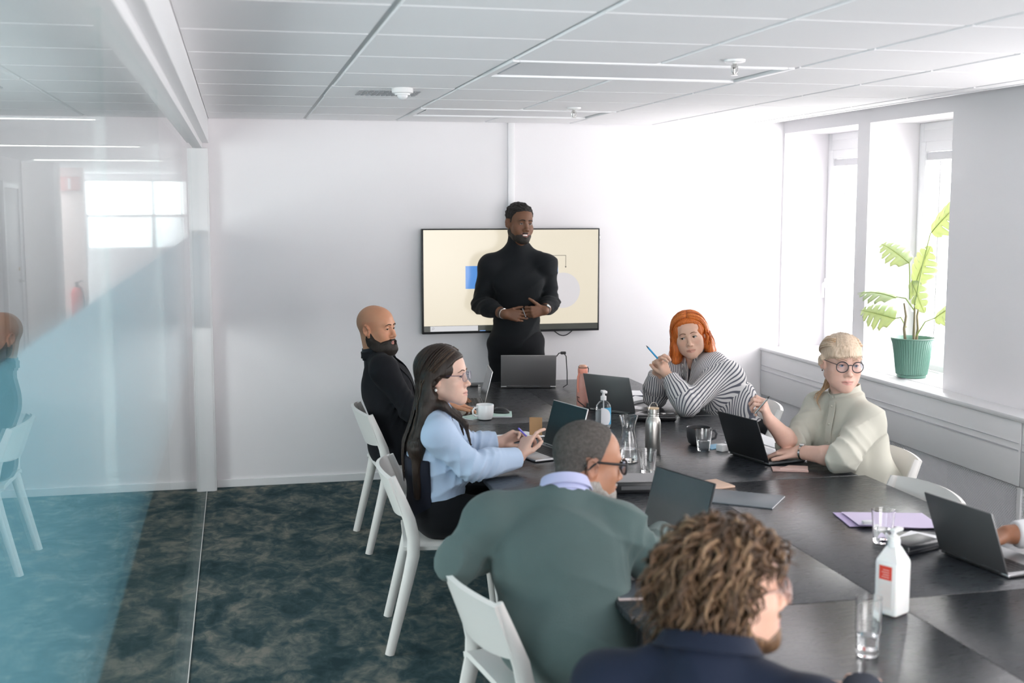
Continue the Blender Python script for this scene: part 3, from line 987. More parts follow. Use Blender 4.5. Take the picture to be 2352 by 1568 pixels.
for k in range(4):
    tx.box((-.0387, -.012, .112 + k * .007), (-.0384, .012 - .004 * (k % 2), .1135 + k * .007))
for k in range(12):
    tx.box((-.0381, -.018, .030 + k * .0055), (-.0378, .018 - .006 * ((k * 7) % 3), .0313 + k * .0055))
tx.build('label_print', mat('print_pale', (.80, .62, .58), .6), t, False)['kind'] = 'stuff'

# ------------------------------------------------------------------ screen on the back wall
tv = thing('television', 'wall screen showing a cream slide with blue box and white circle', 'screen', (1.8575, BY - .07, 1.375))
a, b = .632, .361
MB().box((-a, -.008, -b), (a, .03, b), .004).build('screen_housing', M_black, tv)
MB().box((-.35, .03, -.22), (.35, .07, .22), .01).build('wall_mount', M_black, tv)
E_ = lambda n, c, k: mat(n, (.02, .02, .02), .25, Emission_Color=c, Emission_Strength=k)
yf = -.0085


def flat(x0, z0, x1, z1, m, lay, name):
    return MB().box((x0, yf - lay * .0006, z0), (x1, yf - lay * .0006 + .0004, z1)).build(name, m, tv, False)


SK = .50
flat(-.620, -.345, .620, .352, E_('slide_cream', (.84, .76, .60), SK * 1.08), 1, 'slide_background')
flat(-.329, -.052, .329, .105, E_('slide_blue', (.13, .36, .86), SK), 2, 'slide_blue_box')
MB().lathe([(.001, 0), (.124, 0)], 48, close=False, M=T(.365, yf - .0018, -.072) @ Matrix.Rotation(PI / 2, 4, 'X')).build('slide_circle', E_('slide_circle_white', (.78, .75, .77), SK), tv, False)
MB().box((.05, yf - .0030, .171), (.385, yf - .0026, .174)).box((.3825, yf - .0030, .09), (.3855, yf - .0026, .174)).add([(.378, yf - .003, .097), (.390, yf - .003, .097), (.384, yf - .003, .084)], [(2, 1, 0)]).build('slide_arrow', E_('slide_line', (.05, .05, .05), .2), tv, False)
flat(-.620, -.345, .620, -.305, E_('taskbar', (.045, .05, .04), .5), 2, 'taskbar')
flat(-.576, -.343, -.243, -.307, E_('search_box', (.72, .72, .74), SK), 3, 'search_field')
ic = MB().tube([(-.555 + .006 * math.cos(q * PI / 6), yf - .0026, -.321 + .006 * math.sin(q * PI / 6)) for q in range(13)], .0008, 5).tube([(-.559, yf - .0026, -.326), (-.565, yf - .0026, -.333)], .0008, 5)
ic.build('search_icon', E_('icon_grey', (.25, .25, .25), .4), tv, False)
flat(-.23, -.345, -.19, -.341, E_('taskbar_blue', (.2, .4, .8), .6), 3, 'taskbar_marker')
MB().box((.632, .004, .275), (.64, .02, .315), .002).build('side_button', M_alu, tv)
MB().tube([(.30 + .155 * u, .02, -.35 - .045 * math.sin(PI * u)) for u in [k / 14 for k in range(15)]], .0035, 8).build('screen_cable', M_black, tv)
cv = struct('trim_2', MB().box((1.842, BY - .022, 1.5), (1.888, BY, CZ), .004), M_trimw, smooth=True)

# cables on the far table
t = P('display_cable', 'black display cable arching from the presenter laptop down to the table', 'cable', 2.0, 7.46, 0)
MB().tube([(-.03, -.01, .19), (.0, .0, .222), (.03, .0, .226), (.048, .0, .20), (.052, -.01, .10), (.05, -.02, .02), (.02, -.03, .0045)], .0035, 8).build('cord', M_black, t)
MB().box((.012, -.009, .214), (.045, .009, .232), .003).build('cable_plug', M_black, t)
t = P('usb_cable', 'loose black usb cable lying left of the presenter laptop', 'cable', 1.40, 7.60, 0)
MB().tube([(.06, .02, .004), (.0, .0, .004), (-.10, .04, .004), (-.22, .12, .004)], .003, 8).build('cord', M_black, t)
MB().box((.05, .008, 0), (.10, .034, .012), .003).build('cable_plug', M_black, t)
MB().box((.10, .013, .003), (.115, .03, .009)).build('plug_tip', M_chrome, t, False)

# ------------------------------------------------------------------ potted plant on the sill
t = thing('potted_plant', 'potted plant with big slit leaves in a green ribbed pot on the sill', 'plant', (3.975, 6.565, ZS))
t.scale = (1.12, 1.12, 1.12)
pot_m = mat('green_glaze', (.12, .25, .20), .35)
rib = MB()
seg = 96
pr = [(.001, 0), (.074, 0), (.077, .003), (.077, .016), (.080, .018), (.083, .04), (.094, .13), (.103, .185), (.112, .208), (.117, .214), (.113, .216), (.105, .205), (.096, .18), (.001, .18)]
rib.lathe(pr[:4] + [(.0785, .0165)], seg)
vs = []
for r, z in pr[4:]:
    pass
rib.lathe(pr[4:9], seg, flute=.0028, close=False)
rib.lathe(pr[8:], seg, close=False)
rib.build('pot', pot_m, t)
MB().lathe([(.001, .178), (.095, .180), (.095, .182), (.001, .188)], 32).build('soil', mat('soil', (.05, .035, .025), .95), t)
leaf_m = mat('leaf_green', (.36, .47, .34), .34)
nt = NT(leaf_m)
trl = nt.n('ShaderNodeBsdfTranslucent', i_Color=(.84, .87, .46, 1))
mxs = nt.n('ShaderNodeMixShader', i_0=.36, i_1=nt.b.outputs[0], i_2=trl.outputs[0])
nt.link(mxs.outputs[0], nt.t.nodes['Material Output'].inputs[0])
stem_m = mat('stem_brown', (.20, .17, .10), .6)


def monstera(base, tip, normal, width, stem_from, cuts=5, curl=.06):
    """leaf blade from base to tip with slits along both sides; built as strips between slits"""
    B, Tp = Vector(base), Vector(tip)
    ax = (Tp - B)
    L = ax.length
    ax.normalize()
    nn = Vector(normal)
    nn = (nn - ax * nn.dot(ax)).normalized()
    sd = ax.cross(nn)
    m = MB()
    st = 84
    for s in (-1, 1):
        rows = []
        for i in range(st + 1):
            u = i / st
            wd = width * (math.sin(PI * (.06 + .94 * u)) ** .55) * (1.05 - .45 * u)
            ph = (u * (cuts + .5) + .30) % 1
            depth = 1.0 - .10 * math.cos(2 * PI * ph)
            if .20 < u < .93 and ph < .13:
                depth = .36
            row = []
            for j in range(7):
                v = j / 6
                x = v * wd * depth
                fwd = .42 * x
                h = -curl * 2.2 * L * (u - .35) ** 2 - 1.6 * x * x / (width + .02) * .5 + .004 * math.sin(2 * PI * ph) * v
                row.append(B + ax * (u * L * .90 + fwd * (1 - u * .6)) + sd * (s * x) + nn * (h + .16 * x))
            rows.append(row)
        vs = [p for r in rows for p in r]
        o = []
        for i in range(st):
            for j in range(6):
                q = (i * 7 + j, i * 7 + j + 1, (i + 1) * 7 + j + 1, (i + 1) * 7 + j)
                o.append(q if s > 0 else q[::-1])
        m.add(vs, o)
    lf = m.build('leaf', leaf_m, t, True, 180)
    md = lf.modifiers.new('thickness', 'SOLIDIFY')
    md.thickness = .0012
    mr = MB().tube([B + ax * (u * L * .93) + nn * (.002 - curl * (u - .35) ** 2 * 2.2 * L) for u in [k / 10 for k in range(11)]], [.003 - .0022 * k / 10 for k in range(11)], 6)
    sf = Vector(stem_from)
    mr.tube([sf, sf.lerp(B, .5) + Vector((0, 0, .03)), B], [.0045, .0035, .003], 6)
    mr.build('leaf_stalk', mat('stalk_green', (.35, .45, .16), .5), lf)


for x, y in ((-.03, .02), (.0, -.01), (.025, .01)):
    MB().tube([(x, y, .18), (x * 1.4, y, .26), (x * 1.1, y, .33), (x * 1.6, y, .40)], [.008, .0075, .006, .004], 8).build('stem', stem_m, t)
# leaves in local axes: x into the window (+), y away from the camera (+)
monstera((-.05, .10, .31), (-.14, .37, .345), (-.75, -.55, .55), .092, (-.03, .02, .27))
monstera((-.06, .08, .43), (-.16, .36, .46), (-.25, -.2, 1), .085, (.0, -.01, .36), curl=.10)
monstera((-.02, .03, .62), (-.08, .27, .74), (-.55, -.45, .7), .080, (-.02, .01, .42), curl=.10)
monstera((.02, .03, .50), (.03, -.09, .73), (-.85, -.5, .15), .085, (.01, .0, .38))
monstera((.04, -.07, .78), (.07, -.30, .96), (-.75, -.55, .45), .092, (.0, -.01, .40))
monstera((.0, .03, .52), (.01, -.09, .34), (-.85, -.4, .25), .060, (.01, .0, .40), cuts=4)
monstera((.05, -.12, .33), (.07, -.33, .44), (-.7, -.4, .6), .080, (.025, .01, .22))
# ------------------------------------------------------------------ people: smooth implicit surfaces turned into meshes
V3 = lambda *p: np.array(p, dtype=np.float64)


def unit(v):
    v = np.array(v, float)
    return v / (np.linalg.norm(v) + 1e-12)


class Solid:
    def __init__(self):
        self.p = []

    def cap(self, a, b, ra, rb, k=.02, op='u', flat=None, grow=0):
        """round cone a-b; flat=(axis, factor) squashes the section along that axis"""
        a, b = np.array(a, float), np.array(b, float)
        self.p.append(('cap', a, b, ra + grow, rb + grow, k, op, flat))
        return self

    def ell(self, c, r, axes=None, k=.02, op='u', grow=0):
        ax = np.eye(3) if axes is None else np.array(axes, float)   # rows are the axes
        self.p.append(('ell', np.array(c, float), np.array(r, float) + grow, ax, 0, k, op, None))
        return self

    @staticmethod
    def bbox(q):
        if q[0] == 'cap':
            r = max(q[3], q[4])
            return np.minimum(q[1], q[2]) - r, np.maximum(q[1], q[2]) + r
        r = np.sqrt(((q[3] * q[2][:, None]) ** 2).sum(0))
        return q[1] - r, q[1] + r

    @staticmethod
    def dist(q, X, Y, Z):
        if q[0] == 'cap':
            a, b = q[1], q[2]
            d = b - a
            L = d @ d + 1e-12
            px, py, pz = X - a[0], Y - a[1], Z - a[2]
            f = 1.0
            if q[7] is not None:
                n, f = q[7]
                n = np.array(n, float)
                g = (px * n[0] + py * n[1] + pz * n[2]) * (1 / f - 1)
                px, py, pz = px + g * n[0], py + g * n[1], pz + g * n[2]
            t = np.clip((px * d[0] + py * d[1] + pz * d[2]) / L, 0, 1)
            return (np.sqrt((px - t * d[0]) ** 2 + (py - t * d[1]) ** 2 + (pz - t * d[2]) ** 2) - (q[3] + (q[4] - q[3]) * t)) * (f if f < 1 else 1)
        c, r, ax = q[1], q[2], q[3]
        px, py, pz = X - c[0], Y - c[1], Z - c[2]
        k0 = k1 = 0
        for i in range(3):
            u = (px * ax[i][0] + py * ax[i][1] + pz * ax[i][2]) / r[i]
            k0 = k0 + u * u
            k1 = k1 + (u / r[i]) ** 2
        k0 = np.sqrt(k0)
        return k0 * (k0 - 1) / (np.sqrt(k1) + 1e-9)

    @staticmethod
    def comb(A, d, k, op):
        if op == 'u':
            h = np.clip(.5 + .5 * (A - d) / k, 0, 1)
            return A + (d - A) * h - k * h * (1 - h)
        h = np.clip(.5 + .5 * (-A - d) / k, 0, 1)     # smooth max(A, -d)
        return A + (-d - A) * h + k * h * (1 - h)

    def at(self, P):
        P = np.asarray(P, float)
        X, Y, Z = P[:, 0], P[:, 1], P[:, 2]
        F = np.full(len(P), 1.0)
        for q in self.p:
            F = self.comb(F, self.dist(q, X, Y, Z), q[5], q[6])
        return F

    def grid(self, xs, ys, zs):
        F = np.full((len(xs), len(ys), len(zs)), .08, dtype=np.float32)
        for q in self.p:
            lo, hi = self.bbox(q)
            m = q[5] * 1.2 + .03
            s = []
            for ax, l, h in ((xs, lo[0], hi[0]), (ys, lo[1], hi[1]), (zs, lo[2], hi[2])):
                s.append((int(np.searchsorted(ax, l - m)), int(np.searchsorted(ax, h + m))))
            if any(b <= a for a, b in s):
                continue
            (i0, i1), (j0, j1), (k0, k1) = s
            X, Y, Z = xs[i0:i1, None, None], ys[None, j0:j1, None], zs[None, None, k0:k1]
            d = self.dist(q, X, Y, Z).astype(np.float32)
            F[i0:i1, j0:j1, k0:k1] = self.comb(F[i0:i1, j0:j1, k0:k1], d, np.float32(q[5]), q[6])
        return F

    def bounds(self, pad=.02):
        pad += .04
        B = [self.bbox(q) for q in self.p if q[6] == 'u']
        return np.min([b[0] for b in B], 0) - pad, np.max([b[1] for b in B], 0) + pad


def axis(lo, hi, step, fine=(), fstep=.003):
    """grid positions, closer together inside the fine intervals"""
    iv = []
    for a, b in sorted((max(lo, a), min(hi, b)) for a, b in fine):
        if b <= a:
            continue
        if iv and a <= iv[-1][1] + step:
            iv[-1][1] = max(iv[-1][1], b)
        else:
            iv.append([a, b])
    out, p = [], lo
    for a, b in iv + [[hi, hi]]:
        if a > p:
            n = max(1, int(math.ceil((a - p) / step)))
            out += list(np.linspace(p, a, n, endpoint=False))
        if b > a:
            n = max(1, int(math.ceil((b - a) / fstep)))
            out += list(np.linspace(a, b, n, endpoint=False))
        p = b
    return np.array(out + [hi])


def nets(F, xs, ys, zs):
    """surface nets on a rectilinear grid -> vertices, quads"""
    S_ = F < 0
    c = [S_[i:i + F.shape[0] - 1, j:j + F.shape[1] - 1, k:k + F.shape[2] - 1] for i in (0, 1) for j in (0, 1) for k in (0, 1)]
    an = c[0].copy()
    al = c[0].copy()
    for q in c[1:]:
        an |= q
        al &= q
    act = an & ~al
    I, J, K = np.nonzero(act)
    idx = np.full(act.shape, -1, dtype=np.int32)
    idx[I, J, K] = np.arange(len(I))
    cor = {}
    for i in (0, 1):
        for j in (0, 1):
            for k in (0, 1):
                cor[i, j, k] = F[I + i, J + j, K + k].astype(np.float64)
    x = (xs[I], xs[I + 1])
    y = (ys[J], ys[J + 1])
    z = (zs[K], zs[K + 1])
    acc = np.zeros((len(I), 3))
    cnt = np.zeros(len(I))
    for a in cor:
        for ax in range(3):
            if a[ax]:
                continue
            b = list(a)
            b[ax] = 1
            b = tuple(b)
            fa, fb = cor[a], cor[b]
            m = (fa < 0) != (fb < 0)
            t = np.where(m, fa / np.where(m, fa - fb, 1), 0)
            pa = np.stack([x[a[0]], y[a[1]], z[a[2]]], 1)
            pb = np.stack([x[b[0]], y[b[1]], z[b[2]]], 1)
            acc += np.where(m[:, None], pa + (pb - pa) * t[:, None], 0)
            cnt += m
    V = acc / cnt[:, None]
    Q = []
    for ax in range(3):
        sl0 = [slice(1, -1)] * 3
        A = [slice(1, n - 1) for n in F.shape]
        B = list(A)
        A[ax] = slice(0, F.shape[ax] - 1)
        B[ax] = slice(1, F.shape[ax])
        s0, s1 = S_[tuple(A)], S_[tuple(B)]
        e = np.argwhere(s0 != s1)
        flip = s0[tuple(e.T)]
        o = np.ones(3, int)
        o[ax] = 0
        e = e + o
        u, w = [(1, 2), (2, 0), (0, 1)][ax]
        du, dw = np.zeros(3, int), np.zeros(3, int)
        du[u] = 1
        dw[w] = 1
        q = [idx[tuple((e - du - dw).T)], idx[tuple((e - dw).T)], idx[tuple(e.T)], idx[tuple((e - du).T)]]
        q = np.stack(q, 1)
        q[~flip] = q[~flip][:, ::-1]
        Q.append(q)
    Q = np.concatenate(Q)
    return V, Q[(Q >= 0).all(1)]


def relax(V, Q, n=1, f=.5):
    for _ in range(n):
        A = np.zeros_like(V)
        c = np.zeros(len(V))
        for i in range(4):
            a, b = Q[:, i], Q[:, (i + 1) % 4]
            np.add.at(A, a, V[b])
            np.add.at(c, a, 1)
        V = V + (A / np.maximum(c, 1)[:, None] - V) * f
    return V


def mesh_obj(name, V, Q, m, parent, attrs=None, mats=None, mi=None):
    me = bpy.data.meshes.new(name)
    me.vertices.add(len(V))
    me.vertices.foreach_set('co', np.asarray(V, np.float32).ravel())
    n = len(Q)
    me.loops.add(n * 4)
    me.loops.foreach_set('vertex_index', np.asarray(Q, np.int32).ravel())
    me.polygons.add(n)
    me.polygons.foreach_set('loop_start', np.arange(n, dtype=np.int32) * 4)
    me.polygons.foreach_set('use_smooth', np.ones(n, bool))
    me.update(calc_edges=True)
    me.validate()
    for q in (mats or [m]):
        me.materials.append(q)
    if mi is not None:
        me.polygons.foreach_set('material_index', np.asarray(mi, np.int32))
    for k, v in (attrs or {}).items():
        v = np.asarray(v, np.float32)
        if v.ndim == 1:
            a = me.attributes.new(k, 'FLOAT', 'POINT')
            a.data.foreach_set('value', v)
        else:
            a = me.attributes.new(k, 'FLOAT_COLOR', 'POINT')
            a.data.foreach_set('color', np.concatenate([v, np.ones((len(v), 1), np.float32)], 1).ravel())
    o = bpy.data.objects.new(name, me)
    COL.objects.link(o)
    if parent is not None:
        o.parent = parent
    return o


def wav(P, f, seed=0, n=5):
    """cheap smooth noise in -1..1"""
    rs = np.random.RandomState(seed)
    r = 0
    for _ in range(n):
        d = unit(rs.normal(size=3)) * f * rs.uniform(.6, 1.5)
        r = r + np.sin(P[..., 0] * d[0] + P[..., 1] * d[1] + P[..., 2] * d[2] + rs.uniform(0, 6.28))
    return r / (n ** .5 * 1.2)


def sstep(a, b, x):
    t = np.clip((x - a) / (b - a), 0, 1)
    return t * t * (3 - 2 * t)


def frame(fwd, up=(0, 0, 1), roll=0):
    """rows: right, forward, up"""
    f = unit(fwd)
    u = np.array(up, float)
    r = unit(np.cross(f, u))
    u = np.cross(r, f)
    c, s = math.cos(roll), math.sin(roll)
    return np.array([r * c + u * s, f, u * c - r * s])


class Head:
    def __init__(self, c, yaw, pitch=0, roll=0, s=1.06, fem=False, wide=1.0, jaw=1.0, nose=1.0, open_=1.0, smile=.0, teeth=False, lip=1.0, ears=True):
        cy, sy, cp, sp = math.cos(R(yaw)), math.sin(R(yaw)), math.cos(R(pitch)), math.sin(R(pitch))
        self.c = np.array(c, float)
        self.A = frame((cy * cp, sy * cp, sp), roll=R(roll))
        self.s = s
        self.o = dict(fem=fem, wide=wide, jaw=jaw, nose=nose, open=open_, smile=smile, teeth=teeth, lip=lip, ears=ears)

    def W(self, p):
        return self.c + np.array(p, float) @ self.A * self.s

    def L(self, P):
        return (np.asarray(P) - self.c) @ self.A.T / self.s

    def add(self, S_, neck):
        o, s, A = self.o, self.s, self.A
        w = o['wide']
        fem = o['fem']

        def E(c, r, k=.02, op='u', ax=None):
            S_.ell(self.W(c), np.array(r) * s, A if ax is None else ax @ A, k * s, op)

        def C(a, b, ra, rb, k=.02, op='u'):
            S_.cap(self.W(a), self.W(b), ra * s, rb * s, k * s, op)
        E((0, -.014, .036), (.076 * w, .096, .086))
        E((0, .034, .040), (.060 * w, .054, .056), .03)
        E((0, .028, -.025), (.060 * w, .060, .075), .03)
        j = o['jaw']
        for q in (-1, 1):
            C((q * .050 * w * j, .0, -.052), (q * .016 * j, .066, -.098), .024 * j, .017, .028)
            E((q * .043 * w, .056, -.024), (.024, .022, .018), .025)
            E((q * .034 * w, .044, -.056), (.027, .028, .034) if fem else (.025, .026, .032), .03)
        E((0, .074, -.100), (.021 * j, .017, .016 * (1 if fem else 1.1)), .018)
        if not fem:
            C((-.034, .077, .024), (.034, .077, .024), .012, .012, .018)
        else:
            C((-.030, .076, .024), (.030, .076, .024), .010, .010, .02)
        for q in (-1, 1):
            E((q * .033, .098, .002), (.020, .016, .0125), .012, 's')
        for q in (-1, 1):
            E((q * .031, .0745, .002), (.0158, .0144, .0140), .005)
        n = o['nose']
        C((0, .084, .010), (0, .101, -.028), .0070, .0095 * n, .012)
        E((0, .104, -.034), (.0115 * n, .0125, .0098), .008)
        for q in (-1, 1):
            E((q * .0125 * n, .094, -.038), (.0085 * n, .0105, .0075), .006)
            C((q * .0065, .102, -.0465), (q * .0075, .097, -.044), .0032, .0032, .003, 's')
        E((0, .070, -.070), (.031, .025, .028), .02)
        sm = o['smile']
        cz = -.0695 + .008 * sm
        cx = .0235 + .004 * sm
        lp = o['lip']
        mo = .004 if o['teeth'] else 0
        for q in (-1, 1):
            C((q * cx, .080, cz), (q * .006, .0935, -.0645 + mo * .4), .0030, .0058 * lp, .006)
            C((q * cx, .080, cz - .001), (0, .0920, -.0755 - mo), .0030, .0066 * lp, .006)
        if o['teeth']:
            E((0, .0955, -.0705 + .001 * sm), (.0205, .016, .0058), .003, 's')
        for q in (-1, 1):
            C((q * (cx + .002), .090 - .004, cz), (0, .1010, -.0702 - mo * .5), .0020, .0024, .0022, 's')
            if sm:
                E((q * .040 * w, .066, -.040), (.018, .016, .020), .02)
        for q in (-1, 1):
            E((q * .0312, .0905, .0008), (.0148, .0110, .0041 * o['open']), .0018, 's')
        if o['ears']:
            tilt = np.array([[1, 0, 0], [0, math.cos(.25), math.sin(.25)], [0, -math.sin(.25), math.cos(.25)]])
            for q in (-1, 1):
                E((q * .076 * w, -.012, -.006), (.0085, .018, .029), .008, 'u', tilt)
                pts = [(q * (.080 * w + .002), -.012 + .0165 * math.sin(a) - .006 * math.cos(a), -.005 + .027 * math.cos(a)) for a in np.linspace(-2.6, 1.2, 7)]
                for a_, b_ in zip(pts, pts[1:]):
                    C(a_, b_, .0045, .0045, .004)
                E((q * (.088 * w), -.007, -.010), (.010, .008, .014), .004, 's')
        nb = np.array(neck, float)
        S_.cap(self.W((0, -.030, -.045)), nb, (.050 if fem else .056) * s * w, (.055 if fem else .064) * s, .03)
        if not fem:
            S_.ell(self.W((0, .012, -.115)), np.array((.03, .03, .03)) * s, A, .04)

    def surf(self, S_, p, d=(0, -1, 0), off=0.0):
        """surface points found by marching from local points p along local direction d"""
        P = np.asarray(p, float).reshape(-1, 3)
        Wp = self.c + P @ self.A * self.s
        D = np.asarray(d, float).reshape(-1, 3) @ self.A
        D = D / np.linalg.norm(D, axis=1, keepdims=True)
        for _ in range(28):
            f = S_.at(Wp) - off * self.s
            Wp = Wp + D * (f * .8)[:, None]
        return Wp


def hand(S_, wrist, D, N, side, curl=(.35, .4, .45, .5), thumb=(.5, .3), spread=.10, s=1.06, fs=1.0):
    """palm and five fingers; D fingers' direction, N the way the palm faces, side +1 when the thumb lies along N x D"""
    D = unit(D)
    N = unit(np.array(N, float) - D * np.dot(N, D))
    Tm = np.cross(N, D) * side
    w = np.array(wrist, float)

    def at(x, y, z):
        return w + (D * x + Tm * y + N * z) * s
    kn = [(.088, .030), (.092, .0105), (.087, -.0090), (.078, -.0275)]
    base = [(.012, .014), (.010, .005), (.010, -.005), (.012, -.013)]
    for (kx, ky), (bx, by) in zip(kn, base):
        S_.cap(at(bx, by, 0), at(kx, ky, 0), .0145 * s, .0110 * s, .012)
    S_.ell(at(.045, .0, .006), (.034 * s, .030 * s, .011 * s), (D, Tm, N), .015)
    ln = [(.040, .025, .020), (.045, .029, .021), (.041, .027, .020), (.032, .020, .018)]
    tips = []
    for i in range(4):
        p = at(kn[i][0], kn[i][1], 0)
        a = 0
        yaw = spread * (1.5 - i) * .9
        dirY = unit(D * math.cos(yaw) + Tm * math.sin(yaw))
        r = (.0092 if i < 3 else .0080) * s * fs
        for j, L in enumerate(ln[i]):
            c_ = curl[i]
            c_ = c_[j] if hasattr(c_, '__len__') else c_ * (1.0, 1.25, .8)[j]
            a += c_
            d = dirY * math.cos(a) + N * math.sin(a)
            q = p + d * L * s
            S_.cap(p, q, r, r * .92, .0035)
            r *= .92
            p = q
        tips.append(p)
    t0 = at(.018, .018, .006)
    sp, bend = thumb[0], thumb[1]
    d0 = unit(D * math.cos(sp + .35) + Tm * math.sin(sp + .35) + N * (thumb[2] if len(thumb) > 2 else .35))
    t1 = t0 + d0 * .040 * s
    d1 = unit(d0 + (D * .5 - Tm * .25) * bend * 1.4)
    t2 = t1 + d1 * .034 * s
    d2 = unit(d1 + (D * .6 - Tm * .45) * bend)
    t3 = t2 + d2 * .026 * s
    S_.cap(t0, t1, .0155 * s, .0112 * s, .010)
    S_.cap(t1, t2, .0110 * s * fs, .0098 * s * fs, .004)
    S_.cap(t2, t3, .0098 * s * fs, .0082 * s * fs, .004)
    return tips + [t3]


def skin_mat(name, col, lip, dark=None):
    m = mat(name, col, .48, spec=.4)
    t = NT(m)
    a = t.n('ShaderNodeAttribute', attribute_name='tint')
    n = t.noise(t.coord(), 60, 4)
    c0 = t.mix(n, tuple(v * .93 for v in col), tuple(min(1, v * 1.05) for v in col))
    sep = t.n('ShaderNodeSeparateColor', i_0=a.outputs['Color'])
    c1 = t.mix(sep.outputs[0], c0, lip)
    c2 = t.mix(sep.outputs[1], c1, dark or tuple(v * .5 for v in col))
    c3 = t.mix(t.math('MULTIPLY', sep.outputs[2], .22), c2, (min(1, col[0] * 1.05), col[1] * .72, col[2] * .66))
    t.base(c3)
    t.b.inputs['Subsurface Weight'].default_value = .12
    t.b.inputs['Subsurface Radius'].default_value = (.012, .005, .003)
    t.bump(t.noise(t.coord(), 420, 3), .12, .002)
    return m


def hair_mat(name, lo, hi, stretch=(60, 60, 4), rough=.42, scale=3):
    m = mat(name, lo, rough, spec=.35)
    t = NT(m)
    c = t.coord()
    n = t.noise(c, scale, 5, .65, stretch, .4)
    t.base(t.ramp(n, [(.30, lo), (.72, hi)]))
    t.bump(n, .5, .006)
    return m


